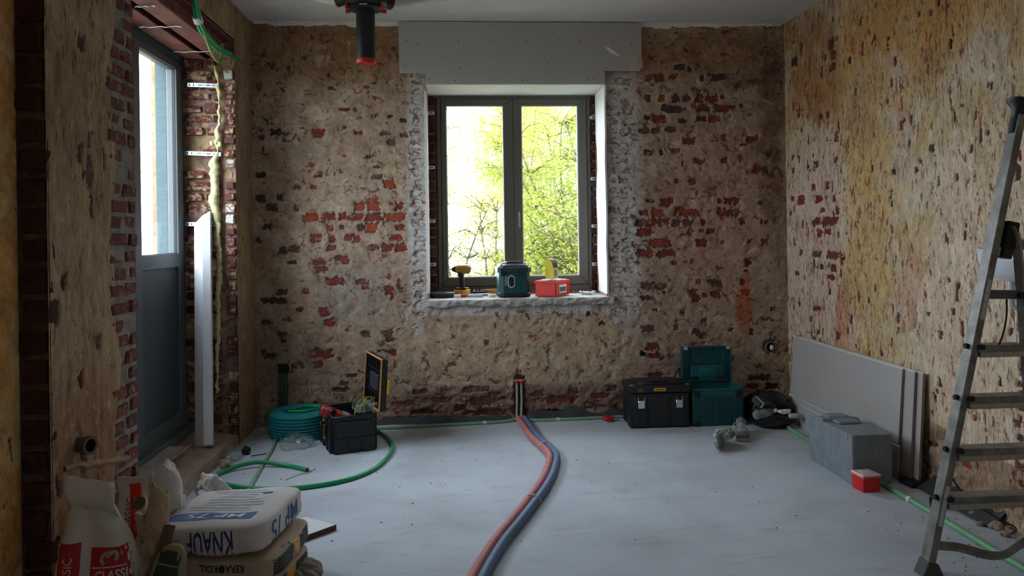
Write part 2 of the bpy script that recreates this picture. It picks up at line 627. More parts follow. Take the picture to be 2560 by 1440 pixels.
def panel(name, P0, U, V, N, lu, lv, step, mat, spots=(), tints=(), holes=(), relief=1.0, course=0.074, slabs=(), rough_zone=None, streak=(1, 1), seed=0, parent=None, hole_depth=0.016, ragged=0.0):
    """A hacked-off plaster face as real relief. spots = (u, v, w, h) chipped open; tints = (u, v, ru, rv, colour, amount); holes = open rectangles.
    slabs = boxes of the masonry behind."""
    P0, U, V, N = (np.array(a, float) for a in (P0, U, V, N))
    nu, nv = max(2, int(round(lu / step))), max(2, int(round(lv / step)))
    us, vs = np.linspace(0, lu, nu + 1), np.linspace(0, lv, nv + 1)
    u, v = np.meshgrid(us, vs, indexing='ij')
    su, sv = u * streak[0], v * streak[1]
    h = 0.020 * (fbm(u * 1.6, v * 1.6, 3, seed) - 0.5) + 0.012 * (fbm(su * 9, sv * 9, 4, seed + 3) - 0.5) + 0.006 * (fbm(su * 34, sv * 34, 3, seed + 7) - 0.5)
    pits = np.clip((fbm(su * 13, sv * 13, 3, seed + 21) - 0.62) * 9, 0, 1)
    h = h - 0.008 * pits
    if course:
        dj = np.abs((v / course) % 1.0 - 0.5) * 2
        h = h - 0.003 * np.clip((dj - 0.72) / 0.28, 0, 1) * np.clip((fbm(u * 2.2, v * 5, 3, seed + 9) - 0.42) * 5, 0, 1)
    if rough_zone is not None:
        rz = rough_zone(u, v)
        h = h + rz * (0.05 * (fbm(u * 7, v * 16, 4, seed + 33) - 0.55) + 0.02 * (fbm(u * 30, v * 40, 3, seed + 40) - 0.5))
    h = h * relief
    HEIGHT[name] = (us, vs, h.copy())
    m = np.zeros_like(u)
    wob = fbm(u * 42, v * 42, 3, seed + 50) - 0.5
    wob2 = fbm(u * 110, v * 110, 2, seed + 60) - 0.5
    for (cu, cv, w, hh) in spots:
        i0, i1 = np.searchsorted(us, (cu - w, cu + w))
        j0, j1 = np.searchsorted(vs, (cv - hh - 0.02, cv + hh + 0.02))
        if i1 <= i0 or j1 <= j0:
            continue
        sl = (slice(i0, i1), slice(j0, j1))
        a, b = np.abs(u[sl] - cu) / (w / 2), np.abs(v[sl] - cv) / (hh / 2)
        q = (a ** 5 + b ** 5) ** 0.2
        m[sl] = np.maximum(m[sl], np.clip((1.10 - q + 1.25 * wob[sl] + 0.7 * wob2[sl]) * 4.5, 0, 1))
    h = h - hole_depth * m
    fade = np.minimum.reduce([u, lu - u, v, lv - v])
    h = h * np.clip(fade / 0.02, 0, 1)
    co = P0 + u[..., None] * U + v[..., None] * V + h[..., None] * N
    nvt = (nu + 1) * (nv + 1)
    I = np.arange(nvt).reshape(nu + 1, nv + 1)
    quads = np.stack([I[:-1, :-1], I[1:, :-1], I[1:, 1:], I[:-1, 1:]], -1).reshape(-1, 4)
    if np.dot(np.cross(U, V), N) < 0:
        quads = quads[:, ::-1]
    if holes:
        cu_, cv_ = ((us[:-1] + us[1:]) / 2)[:, None], ((vs[:-1] + vs[1:]) / 2)[None, :]
        keep = np.ones((nu, nv), bool)
        for (u0, u1, v0, v1) in holes:
            keep &= ~((cu_ > u0) & (cu_ < u1) & (cv_ > v0) & (cv_ < v1))
        quads = quads[keep.reshape(-1)]
    if ragged:
        cu_, cv_ = ((us[:-1] + us[1:]) / 2)[:, None], ((vs[:-1] + vs[1:]) / 2)[None, :]
        lim = lu - ragged * np.clip(1.8 * fbm(cv_ * 3.5, cv_ * 0 + 3, 5, seed + 70) - 0.4, 0, 1)
        quads = quads[((cu_ < lim) & (cu_ > 0)).reshape(-1)] if not holes else quads
    verts = co.reshape(-1, 3)
    expo = m.reshape(-1)
    tint = np.zeros((nvt, 4), np.float32)
    uu, vv = u.reshape(-1), v.reshape(-1)
    for (cu, cv, ru, rv, col, amt) in tints:
        q = (np.abs((uu - cu) / ru) ** 3 + np.abs((vv - cv) / rv) ** 3) ** (1 / 3)
        a = np.clip(1.6 - q * 1.1, 0, 1) * amt
        rep = a > tint[:, 3]
        c = lin(col)
        tint[rep, 0], tint[rep, 1], tint[rep, 2], tint[rep, 3] = c[0], c[1], c[2], a[rep]
    # solid masonry behind the face
    bv, bf = [], []
    for (x0, x1, y0, y1, z0, z1) in slabs:
        k = nvt + len(bv)
        bv += [(x0, y0, z0), (x1, y0, z0), (x1, y1, z0), (x0, y1, z0), (x0, y0, z1), (x1, y0, z1), (x1, y1, z1), (x0, y1, z1)]
        bf += [tuple(k + i for i in f) for f in ((3, 2, 1, 0), (4, 5, 6, 7), (0, 1, 5, 4), (1, 2, 6, 5), (2, 3, 7, 6), (3, 0, 4, 7))]
    if bv:
        verts = np.vstack([verts, np.array(bv, float)])
        expo = np.concatenate([expo, np.zeros(len(bv))])
        tint = np.vstack([tint, np.zeros((len(bv), 4), np.float32)])
        quads = np.vstack([quads, np.array(bf)])
    me = bpy.data.meshes.new(name)
    nq = len(quads)
    me.vertices.add(len(verts))
    me.vertices.foreach_set('co', verts.astype(np.float32).ravel())
    me.loops.add(nq * 4)
    me.loops.foreach_set('vertex_index', quads.astype(np.int32).ravel())
    me.polygons.add(nq)
    me.polygons.foreach_set('loop_start', np.arange(0, nq * 4, 4, dtype=np.int32))
    sm = np.ones(nq, bool)
    if bv:
        sm[-len(bf):] = False
    me.update(calc_edges=True)
    me.polygons.foreach_set('use_smooth', sm)
    at = me.attributes.new('expo', 'FLOAT', 'POINT')
    at.data.foreach_set('value', expo.astype(np.float32))
    at = me.attributes.new('tint', 'FLOAT_COLOR', 'POINT')
    at.data.foreach_set('color', tint.astype(np.float32).ravel())
    me.materials.append(mat)
    return put(name, me, mat, parent)


# ------------------------------------------------------------------ back wall: spots in the picture where brick shows through the skim
BACK = """900 517 26 20 o|935 517 30 18 o|998 516 18 20 r|778 543 38 20 o|822 543 36 20 r|855 542 18 18 r|895 543 36 20 r|935 543 44 20 r|987 543 46 18 o
930 569 28 22 o|825 570 16 16 r|855 568 10 12 d|905 568 20 14 d|998 569 24 14 r|790 597 30 18 r|875 594 26 16 r|892 597 18 16 r|830 598 14 16 r|990 594 28 14 o
935 618 24 14 m|972 620 28 18 r|1005 620 30 20 r|733 622 28 16 m|830 620 18 14 m|705 625 22 16 d|973 461 28 20 o|742 466 20 14 m|785 467 14 10 r|650 437 24 12 d|795 440 20 7 d
650 495 24 16 d|698 493 20 16 d|677 518 28 18 m|740 520 12 18 r|668 567 22 14 d|642 600 16 16 m|862 649 20 18 r|795 655 40 14 m|728 656 22 8 d|805 674 36 16 m|838 703 44 20 r|905 705 30 12 m|975 727 26 18 r|705 730 26 14 d|765 730 16 12 r|680 752 60 12 d|810 781 24 20 r|822 807 24 16 r|665 805 26 12 d|705 836 28 14 d|915 835 20 14 m|970 835 24 16 m
687 330 26 18 d|796 332 32 22 r|895 331 22 10 r|963 332 24 12 m|978 356 20 14 m|1010 337 18 10 m|862 273 26 10 r|889 274 8 10 r|917 217 14 7 o|938 244 10 8 o|985 120 10 10 r|827 219 16 10 d|720 170 8 12 d|860 389 14 7 o|1008 300 12 10 d
810 885 48 18 r|795 912 20 20 m|675 890 30 14 d|745 915 24 14 m|860 960 18 12 m|985 885 12 20 r|975 850 26 12 d
1623 195 20 16 m|1650 193 28 20 r|1683 190 24 14 o|1790 193 22 18 m|1805 190 16 16 d|1700 167 30 14 d|1725 172 10 10 d|1755 193 12 16 d|1621 245 12 18 m|1656 246 14 18 o|1690 245 16 18 d|1717 245 22 18 m|1748 247 22 20 r|1782 246 32 20 r|1807 243 12 12 r
1680 272 46 16 d|1758 272 34 14 d|1805 270 34 18 r|1833 266 24 8 m|1650 297 32 20 r|1620 293 14 10 d|1755 296 26 14 d|1785 297 34 14 o|1708 302 20 10 d|1610 325 24 14 m|1640 325 22 14 m|1678 322 24 14 m|1724 352 28 16 r|1880 347 28 16 r|1625 380 26 14 r|1655 378 8 18 d|1690 377 24 12 m
1748 402 28 14 m|1812 400 14 14 r|1893 424 24 20 r|1912 424 16 14 d|1693 452 10 14 r|1732 453 26 16 r|1667 505 30 20 r|1628 502 20 7 m|1802 502 12 10 r|1822 502 20 14 r|1842 504 14 18 r|1645 532 34 20 o|1725 531 62 18 o|1806 531 28 22 r|1838 530 30 18 m|1610 532 20 12 m
1600 557 26 20 m|1628 557 30 18 r|1660 557 30 20 r|1690 557 22 20 m|1722 557 26 16 m|1760 556 14 16 r|1905 553 7 14 r|1612 580 32 20 r|1778 577 20 12 r|1755 577 10 8 m|1640 608 36 20 o|1670 608 20 14 r|1755 607 28 18 r|1912 604 18 16 r|1875 603 12 12 r|1615 633 50 18 r|1655 634 28 18 r|1680 633 18 18 r
1872 656 18 18 r|1620 715 32 18 m|1657 717 20 12 m|1794 709 24 14 m|1858 707 14 16 r|1866 730 22 12 o|1740 745 20 22 r|1762 738 14 10 r|1790 737 22 16 m|1618 745 30 10 d|1620 822 30 14 m|1692 818 12 14 r|1755 840 24 14 m|1880 832 10 16 r|1632 868 30 16 r|1637 890 30 10 r|1655 895 14 10 r|1217 856 12 14 o|1705 780 14 10 m|1640 775 12 10 d
1190 973 60 12 m|1215 1003 84 18 d|1205 1032 90 9 m|1400 1000 60 16 r|1430 985 26 30 m|1375 1030 50 10 m|1530 970 30 12 m|1100 1000 44 10 m|1050 980 40 10 r|1010 1010 50 12 m|1480 1012 40 12 m|1345 985 30 12 d|1150 1020 30 12 k|1060 1030 60 9 d|1500 990 34 10 r|1240 985 30 10 r|1640 938 40 12 m|1900 945 50 12 d|1930 965 40 14 k|1880 965 34 12 m|880 940 26 8 m|850 975 36 9 d"""


def spots_of(text, f):
    out = []
    for tok in text.replace('\n', '|').split('|'):
        a = tok.split()
        x, y, w, h = (float(k) for k in a[:4])
        u0, v1 = f(x - w / 2, y - h / 2)
        u1, v0 = f(x + w / 2, y + h / 2)
        out.append(((u0 + u1) / 2, (v0 + v1) / 2, abs(u1 - u0), abs(v1 - v0), a[4]))
    return out


back = spots_of(BACK, on_back)
rng = random.Random(5)
for k in range(105):                                          # small chips
    x, z = rng.uniform(XL + 0.05, XR - 0.1), rng.uniform(0.3, 2.6)
    if OPX0 - 0.2 < x < OPX1 + 0.3 and z > 0.3:
        if rng.random() < 0.85 or z > 0.8:
            continue
    z = round(z / 0.074) * 0.074 + 0.036
    back.append((x, z, rng.uniform(0.018, 0.06), rng.uniform(0.014, 0.04), rng.choice('mmrdddo')))
strip = []
for i in range(24):                                            # whitewashed brick edges of the window opening
    z = 0.80 + i * 0.0745
    strip.append((-0.262 + rng.uniform(-0.012, 0.012), z, rng.uniform(0.05, 0.10), rng.uniform(0.026, 0.05), 'w'))
    a = rng.uniform(0.04, 0.09)
    strip.append((1.16 + a / 2 + 0.02, z, a, rng.uniform(0.024, 0.05), 'w'))
    if rng.random() < 0.75:
        strip.append((1.30 + rng.uniform(-0.02, 0.03), z, rng.uniform(0.05, 0.11), rng.uniform(0.022, 0.048), 'w'))
allb = back + strip
print('back bricks', len(allb))
WHITE_, CREAM, OCHRE, BROWN, ROSE = (200, 196, 192), (196, 172, 142), (150, 110, 74), (104, 76, 58), (180, 136, 118)
UB = lambda x: x - XL
tb = [(UB(-0.265), 1.66, 0.075, 1.0, WHITE_, 1.0), (UB(1.262), 1.66, 0.14, 1.02, WHITE_, 1.0), (UB(0.47), 0.83, 0.8, 0.07, WHITE_, 0.75),
      (UB(0.5), 0.55, 0.95, 0.3, CREAM, 0.7), (UB(0.75), 0.6, 0.4, 0.16, (190, 182, 176), 0.6),
      (UB(-1.0), 2.75, 0.9, 0.26, OCHRE, 0.7), (UB(1.9), 2.72, 0.8, 0.2, OCHRE, 0.65), (UB(2.42), 2.2, 0.14, 1.0, BROWN, 0.62), (UB(2.2), 2.55, 0.2, 0.12, BROWN, 0.5),
      (UB(1.95), 1.5, 0.5, 0.9, ROSE, 0.5), (UB(2.19), 0.78, 0.07, 0.17, (176, 96, 58), 0.9), (UB(2.2), 0.95, 0.05, 0.12, (176, 96, 58), 0.7),
      (UB(-0.75), 0.95, 0.32, 0.3, (150, 146, 142), 0.45), (UB(-1.2), 0.5, 0.3, 0.25, (128, 112, 98), 0.55), (UB(0.5), 0.12, 1.6, 0.14, (132, 104, 92), 0.75),
      (UB(-0.95), 1.85, 0.1, 0.05, (166, 152, 120), 0.8), (UB(-0.5), 1.9, 0.1, 0.07, (180, 162, 126), 0.8), (UB(-1.1), 2.0, 0.12, 0.08, (150, 140, 122), 0.7)]
wb = panel('wall_back', (XL, D, 0), (1, 0, 0), (0, 0, 1), (0, -1, 0), XR - XL, ZC, 0.0078, m_plaster_back,
           spots=[(UB(a[0]), a[1], a[2], a[3]) for a in allb] + [(UB(0.463), 0.165, 0.085, 0.34), (UB(-1.253), 0.425, 0.07, 0.06), (UB(-1.257), 0.26, 0.06, 0.3), (UB(2.385), 0.495, 0.085, 0.085), (UB(1.4), 0.465, 0.035, 0.04)],
           tints=tb, holes=[(UB(OPX0), UB(OPX1), SILL - 0.005, OPZ)],
           rough_zone=lambda u, v: np.clip((0.24 - v) / 0.1, 0, 1),
           slabs=[(XL - 0.5, OPX0 + 0.001, D + 0.035, D + 0.44, -0.1, ZC), (OPX1 - 0.001, XR + 0.4, D + 0.035, D + 0.44, -0.1, ZC),
                  (OPX0, OPX1, D + 0.035, D + 0.44, -0.1, SILL - 0.03), (OPX0, OPX1, D + 0.035, D + 0.44, OPZ + 0.02, ZC),
                  (OPX0 - 0.3, -0.142, D + 0.44, D + 0.60, -0.1, ZC), (1.115, OPX1 + 0.4, D + 0.44, D + 0.60, -0.1, ZC),
                  (OPX0 - 0.3, -0.105, D + 0.51, D + 0.62, -0.1, ZC), (1.08, OPX1 + 0.4, D + 0.51, D + 0.62, -0.1, ZC), (-0.145, 1.118, D + 0.44, D + 0.60, -0.1, 0.94), (-0.145, 1.118, D + 0.44, D + 0.60, 2.47, ZC)], seed=2)
tag(wb, kind='structure')
for k, (x, z, w, h, t) in enumerate(allb):
    brick(wb, (x, D + 0.0325 - height('wall_back', UB(x), z, w, h) + rng.uniform(-0.002, 0.002), z), (max(w * 1.25, 0.05), 0.05, max(min(h * 1.25, 0.062), 0.03)), t, k)

# ------------------------------------------------------------------ right wall
RIGHT = """1979 497 10 12 r|2000 500 18 20 r|2044 497 18 18 r|2083 495 10 18 r|2052 525 12 12 m|2090 525 10 20 r|2038 553 20 20 r|2070 553 40 22 r|2045 582 14 20 r|2066 580 16 12 r|2038 635 22 18 m|2080 640 34 20 r|2052 667 10 16 d|2080 670 18 20 r|1993 683 10 12 m|2072 693 20 16 r|2038 772 20 18 r|2025 797 8 16 r|2065 462 10 20 r|2030 468 8 18 r|2088 340 14 26 r|1995 283 12 18 r|2050 292 12 18 d|2068 286 8 16 d
2075 108 14 22 d|2078 138 10 20 r|2080 165 10 16 r|1985 155 14 16 d|2062 145 8 16 m|1975 530 7 20 r|2000 632 7 16 d|2032 560 10 16 m|2045 830 10 14 r|2092 840 10 20 r|2034 845 10 12 r|1995 845 8 12 m|2087 400 10 18 r|2040 410 8 14 r|1982 425 8 14 r
2437 445 5 24 r|2415 565 8 10 r|2340 490 6 8 r|2300 405 8 12 r|2250 310 9 26 r|2257 300 8 10 r|2330 370 14 12 d|2430 370 9 22 d|2470 330 9 12 d|2290 425 10 14 d|2232 430 12 14 d|2540 410 10 10 m|2435 1045 10 18 o|2338 980 8 14 r|2405 880 7 18 r|2330 1110 28 24 r|2410 1160 26 26 o|2370 700 8 10 r|2525 830 10 20 m|2320 785 10 10 m
2548 958 16 24 m|2550 990 14 24 r|2552 1020 16 22 m|2548 1060 18 24 r|2552 1095 16 22 d|2550 1130 18 24 r|2553 1170 16 26 m|2551 1210 16 22 r|2553 1250 16 24 m|2550 620 22 40 d"""
right = spots_of(RIGHT, on_right)
for k in range(215):
    y = rng.uniform(2.3, 5.7)
    z = rng.uniform(0.3, 2.85)
    if rng.random() < 0.35:
        y = rng.uniform(4.6, 5.7)
    right.append((y, z, rng.uniform(0.012, 0.035), rng.uniform(0.025, 0.085), rng.choice('mmrrddk')))
UR = lambda y: y - 2.0
LIME, STRAW, TAN, PEACH = (238, 214, 186), (224, 186, 122), (178, 122, 72), (212, 152, 116)
tr = [(UR(5.35), 1.3, 0.4, 0.85, (224, 196, 174), 0.85), (UR(5.3), 1.25, 0.3, 0.4, (200, 152, 138), 0.55), (UR(5.3), 2.5, 0.5, 0.45, TAN, 0.7), (UR(4.2), 2.6, 1.0, 0.35, (214, 160, 92), 0.7),
      (UR(3.35), 0.75, 0.85, 0.6, LIME, 0.85), (UR(3.55), 1.45, 0.45, 0.45, LIME, 0.65), (UR(4.6), 1.2, 0.35, 0.9, STRAW, 0.65), (UR(4.1), 1.0, 0.3, 0.3, PEACH, 0.5), (UR(4.95), 0.75, 0.12, 0.3, PEACH, 0.7),
      (UR(3.4), 0.2, 1.0, 0.16, (170, 138, 116), 0.75), (UR(3.9), 0.2, 0.25, 0.2, (120, 100, 84), 0.7)]
wr = panel('wall_right', (XR, 2.0, 0), (0, 1, 0), (0, 0, 1), (-1, 0, 0), D - 2.0, ZC, 0.0078, m_plaster_right,
           spots=[(UR(a[0]), a[1], a[2], a[3]) for a in right], tints=tr, streak=(1.9, 0.75), course=0,
           rough_zone=lambda u, v: np.clip((0.3 - v) / 0.12, 0, 1) * 0.8,
           slabs=[(XR + 0.035, XR + 0.35, Y0 - 0.3, D + 0.3, -0.1, ZC), (XR, XR + 0.1, Y0, 2.0, 0, ZC)], seed=4)
tag(wr, kind='structure')
for k, (y, z, w, h, t) in enumerate(right):
    if k < 296:
        brick(wr, (XR + 0.0325 - height('wall_right', UR(y), z, w, h) + rng.uniform(-0.002, 0.002), y, z), (0.05, max(w * 1.25, 0.03), max(h * 1.2, 0.03)), t, k)

# ------------------------------------------------------------------ left wall: stub by the corner, pillar before the door, near stretch, strip above the beams
UL = lambda y: y
w1 = panel('wall_left', (XL, YFAR, 0), (0, 1, 0), (0, 0, 1), (1, 0, 0), D - YFAR, ZC, 0.009, m_plaster_left, streak=(1.8, 0.7), course=0, relief=0.7, seed=8, spots=[(0.055, 1.5, 0.018, 2.8)],
           tints=[(0.25, 0.4, 0.4, 0.5, (150, 116, 92), 0.6)],
           slabs=[(XL - 0.55, XL - 0.03, YFAR + 0.02, D + 0.4, -0.1, ZC)])
tag(w1, kind='structure')
# the pillar's room side: plaster, then bare brick towards the door
pl = [(rng.uniform(0.05, 0.5), rng.uniform(0.3, 2.6), rng.uniform(0.02, 0.05), rng.uniform(0.05, 0.13), rng.choice('kdm')) for k in range(16)]
PY = 2.907
w2 = panel('wall_left_pillar', (XL, PY, 0), (0, 1, 0), (0, 0, 1), (1, 0, 0), 3.53 - PY, ZC, 0.007, m_plaster_left, ragged=0.11, spots=[a[:4] for a in pl], streak=(1.8, 0.7), course=0, relief=0.9, seed=14,
           tints=[(0.3, 0.5, 0.4, 0.4, (160, 116, 84), 0.6)],
           slabs=[(XL - 0.55, XL - 0.03, PY + 0.03, YNEAR - 0.004, -0.1, ZC)])
tag(w2, kind='structure')
for k, (u, z, w, h, t) in enumerate(pl):
    brick(w2, (XL - 0.0325 + height('wall_left_pillar', u, z, w, h), PY + u, z), (0.05, w * 1.3, h * 1.2), t, k)
bk = panel('mortar_bed', (XL - 0.014, 3.40, 0), (0, 1, 0), (0, 0, 1), (1, 0, 0), YNEAR - 3.40, ZC, 0.011, m_mortar_grey, relief=0.8, course=0, seed=19, parent=w2)
for i in range(39):
    z = 0.045 + i * 0.0745
    cut = 3.49 + (0.075 if i % 2 else 0.13) + rng.uniform(-0.01, 0.01)
    for (a, b) in ((3.41, cut), (cut + 0.014, YNEAR - 0.002)):
        if rng.random() < 0.88:
            brick(w2, (XL - 0.050 + rng.uniform(-0.006, 0.005), (a + b) / 2, z + rng.uniform(-0.004, 0.004)), (0.09, (b - a) * rng.uniform(0.85, 1.0), rng.uniform(0.046, 0.058)), rng.choice('qqqqm'), i)
# step of the pillar that faces the camera: its shade painted as dark bricks and mortar
fr = panel('mortar_face', (-1.56, PY + 0.012, 0), (1, 0, 0), (0, 0, 1), (0, -1, 0), 0.108, ZC, 0.011, m_mortar_dark, relief=0.9, course=0, seed=25, parent=w2)
for i in range(27):
    z = 0.05 + i * 0.1085
    brick(w2, (-1.505 + rng.uniform(-0.006, 0.006), PY + 0.028 + rng.uniform(-0.006, 0.006), z), (rng.uniform(0.078, 0.094), 0.075, rng.uniform(0.078, 0.094)), 'k', i)
w3 = panel('wall_left_near', (-1.556, 1.9, 0), (0, 1, 0), (0, 0, 1), (1, 0, 0), PY - 1.9, ZC, 0.011, m_plaster_near, course=0, relief=0.9, seed=29,
           slabs=[(-1.95, -1.59, Y0 - 0.3, PY + 0.03, -0.1, ZC), (-1.66, -1.556, Y0, 1.9, 0, ZC)])
tag(w3, kind='structure')
w4 = panel('wall_left_above_beam', (XL, YNEAR, BEAMZ + 0.135), (0, 1, 0), (0, 0, 1), (1, 0, 0), YFAR - YNEAR, ZC - BEAMZ - 0.135, 0.009, m_plaster_left, streak=(1.8, 0.7), course=0, relief=0.7, seed=37,
           slabs=[(XL - 0.55, XL - 0.03, YNEAR - 0.02, YFAR + 0.1, BEAMZ + 0.16, ZC)])
tag(w4, kind='structure')
# far reveal of the door opening: rough brickwork
w5 = panel('wall_left_reveal', (-1.80, YFAR + 0.02, 0), (1, 0, 0), (0, 0, 1), (0, -1, 0), XL + 1.80 - 0.002, ZC, 0.011, m_mortar, relief=1.4, course=0, seed=44,
           rough_zone=lambda u, v: 0 * u + 0.5)
tag(w5, kind='structure')
for i in range(34):
    z = 0.09 + i * 0.0745
    c1 = (-1.665 if i % 2 else -1.60) + rng.uniform(-0.015, 0.015)
    c2 = -1.545
    for (a, b, t) in ((-1.795, c1, rng.choice('pppmkp')), (c1 + 0.014, c2 - 0.02, rng.choice('pprkm')), (c2 + 0.02, XL - 0.006, rng.choice('ppwm'))):
        if b - a > 0.02 and rng.random() < 0.9:
            brick(w5, ((a + b) / 2, YFAR + 0.036 + rng.uniform(-0.024, 0.010), z + rng.uniform(-0.007, 0.007)), ((b - a) * rng.uniform(0.8, 1.0), 0.07, rng.uniform(0.042, 0.066)), t, i + int(a * 100), rng.uniform(-0.06, 0.06))
tag(B().box(-1.97, -1.80, YFAR + 0.0, D + 0.6, -0.1, ZC).build('wall_left_outer', m_outside), kind='structure')
tag(B().box(-1.97, -1.66, PY + 0.05, YNEAR, -0.1, ZC).build('wall_left_outer_pillar', m_outside), kind='structure')
tag(B().box(-1.97, -1.79, YNEAR - 0.02, YFAR + 0.02, 2.57, ZC).build('wall_left_outer_lintel', m_outside), kind='structure')

# ------------------------------------------------------------------ floor, ceiling, wall behind the camera
fl = B()
fl.box(XL - 0.02, XR + 0.05, Y0 - 0.05, D + 0.05, -0.12, 0.0)
fl.box(-1.7, XL, Y0, PY, -0.12, 0.0)
flo = tag(fl.build('floor', m_floor), kind='structure')
nb = B()
nb.surf(lambda i, j: Vector((-1.82 + i * (1.82 - 1.452), 3.6 + j * (5.4 - 3.6), 0.115 - 0.05 * i + 0.02 * (float(fbm(i * 4, j * 18, 4, 3)) - 0.5) - (0.09 if i > 0.97 else 0))), 26, 90)
nb.build('rubble_threshold', m_rubble, flo, True)
cl = B().box(-2.0, XR + 0.3, Y0 - 0.3, D + 0.6, ZC, ZC + 0.2)
clo = tag(cl.build('ceiling', m_ceil), kind='structure')
rag = B()
xs = np.arange(XL + 0.01, XR, 0.02)
rag.surf(lambda i, j: Vector((XL + 0.02 + i * (XR - XL - 0.04), D - 0.012 - 0.02 * float(fbm(i * 90, 2, 2, 3)) if j > 0.5 else D + 0.02, ZC - 0.001 - (0.0 if j > 0.5 else 0.028 + 0.03 * float(fbm(i * 60, 0, 3, 9))))), 190, 1)
rag.build('ragged_edge', m_ceil, clo)
wf = B()
for (x0, x1, z0, z1) in ((-1.9, 0.75, -0.1, ZC), (1.25, XR + 0.3, -0.1, ZC), (0.75, 1.25, -0.1, 1.25), (0.75, 1.25, 1.95, ZC)):
    wf.box(x0, x1, Y0 - 0.3, Y0, z0, z1)
tag(wf.build('wall_front', m_plaster_left), kind='structure')

# ------------------------------------------------------------------ shared object materials
m_frame = M('olive_grey_frame', (94, 90, 82), 0.45, var=0.04, bump=0.03)
m_frame_in = M('dark_gasket', (38, 38, 36), 0.6, bump=0)
m_door = M('grey_door_paint', (88, 97, 102), 0.45, var=0.04, bump=0.03)
m_galv = M('galvanised_steel', (196, 204, 212), 0.35, 0.7, var=0.08, scale=30, bump=0.05)
m_slot = M('dark_slot', (24, 24, 26), 0.8, bump=0)
m_alu = M('aluminium', (168, 166, 160), 0.42, 0.75, var=0.12, scale=18, bump=0.08, stretch=(6, 6, 1))
m_chrome = M('chrome', (220, 224, 228), 0.18, 1.0, var=0.04, bump=0)
m_black = M('black_plastic', (26, 27, 30), 0.45, var=0.15, bump=0.12, bscale=200)
m_black2 = M('black_rubber', (20, 20, 20), 0.7, var=0.2)
m_yellow = M('yellow_plastic', (226, 164, 34), 0.45, var=0.08, bump=0.03)
m_orange = M('orange_rim', (226, 150, 78), 0.5, var=0.1, bump=0.03)
m_teal = M('teal_plastic', (14, 92, 96), 0.42, var=0.08, bump=0.05)
m_teal_d = M('dark_teal_plastic', (10, 66, 70), 0.45, var=0.08, bump=0.05)
m_red = M('red_plastic', (226, 50, 28), 0.4, var=0.06, bump=0.03)
m_red_d = M('red_print', (172, 34, 34), 0.6, var=0.08, bump=0.05)
m_green = M('green_conduit', (16, 148, 96), 0.42, var=0.08, bump=0.05)
m_green_p = M('dusty_green_conduit', (126, 168, 136), 0.6, var=0.12, scale=20, bump=0.1)
m_green_y = M('olive_green_conduit', (116, 150, 74), 0.5, var=0.1, bump=0.05)
m_beam = M('red_oxide_steel', (132, 70, 72), 0.7, var=0.16, scale=8, col2=(150, 90, 90), bump=0.1)
m_foam = M('expanding_foam', (216, 208, 158), 0.85, var=0.12, scale=30, bump=0.6, bscale=50)
m_membrane = M('grey_membrane', (62, 62, 66), 0.55, var=0.25, scale=14, bump=0.2, bscale=30)
m_bitumen = M('dusty_bitumen_sheet', (164, 156, 154), 0.8, var=0.15, scale=10, bump=0.3, bscale=40)
m_cement = M('grey_block', (128, 136, 143), 0.92, var=0.12, scale=16, bump=0.5, bscale=120)
m_paper = M('kraft_paper', (186, 158, 130), 0.85, var=0.12, scale=10, bump=0.4, bscale=30)
m_paper_w = M('white_paper', (214, 210, 206), 0.8, var=0.06, scale=8, bump=0.3, bscale=25)
m_cap = M('red_cap', (196, 34, 40), 0.5, var=0.1, bump=0.05)
m_duct = M('white_duct', (206, 210, 210), 0.5, var=0.05, bump=0.05)


def glass(name, tint=(1, 1, 1), amount=0.08):
    s = Nodes(name)
    out = s.t.nodes['Material Output']
    tr_ = s.n('ShaderNodeBsdfTransparent')
    tr_.inputs[0].default_value = (*tint, 1)
    gl = s.n('ShaderNodeBsdfGlossy')
    gl.inputs['Roughness'].default_value = 0.02
    lw = s.n('ShaderNodeLayerWeight')
    refl = s.math('ADD', s.math('MULTIPLY', s.math('POWER', lw.outputs['Facing'], 5.0), 0.5), 0.025)
    dust = s.n('ShaderNodeBsdfDiffuse')
    dust.inputs[0].default_value = (0.8, 0.82, 0.8, 1)
    mx, mx2 = s.n('ShaderNodeMixShader'), s.n('ShaderNodeMixShader')
    s.l(refl, mx.inputs[0])
    s.l(tr_.outputs[0], mx.inputs[1])
    s.l(gl.outputs[0], mx.inputs[2])
    s.l(s.math('MULTIPLY', s.mask(s.noise(s.coord(), 5, 6, 0.7), 0.4, 0.8), amount), mx2.inputs[0])
    s.l(mx.outputs[0], mx2.inputs[1])
    s.l(dust.outputs[0], mx2.inputs[2])
    s.l(mx2.outputs[0], out.inputs[0])
    return s.m


m_glass = glass('dusty_pane', (0.96, 0.97, 0.97), 0.07)
m_film = glass('clear_film', (0.8, 0.86, 0.88), 0.55)

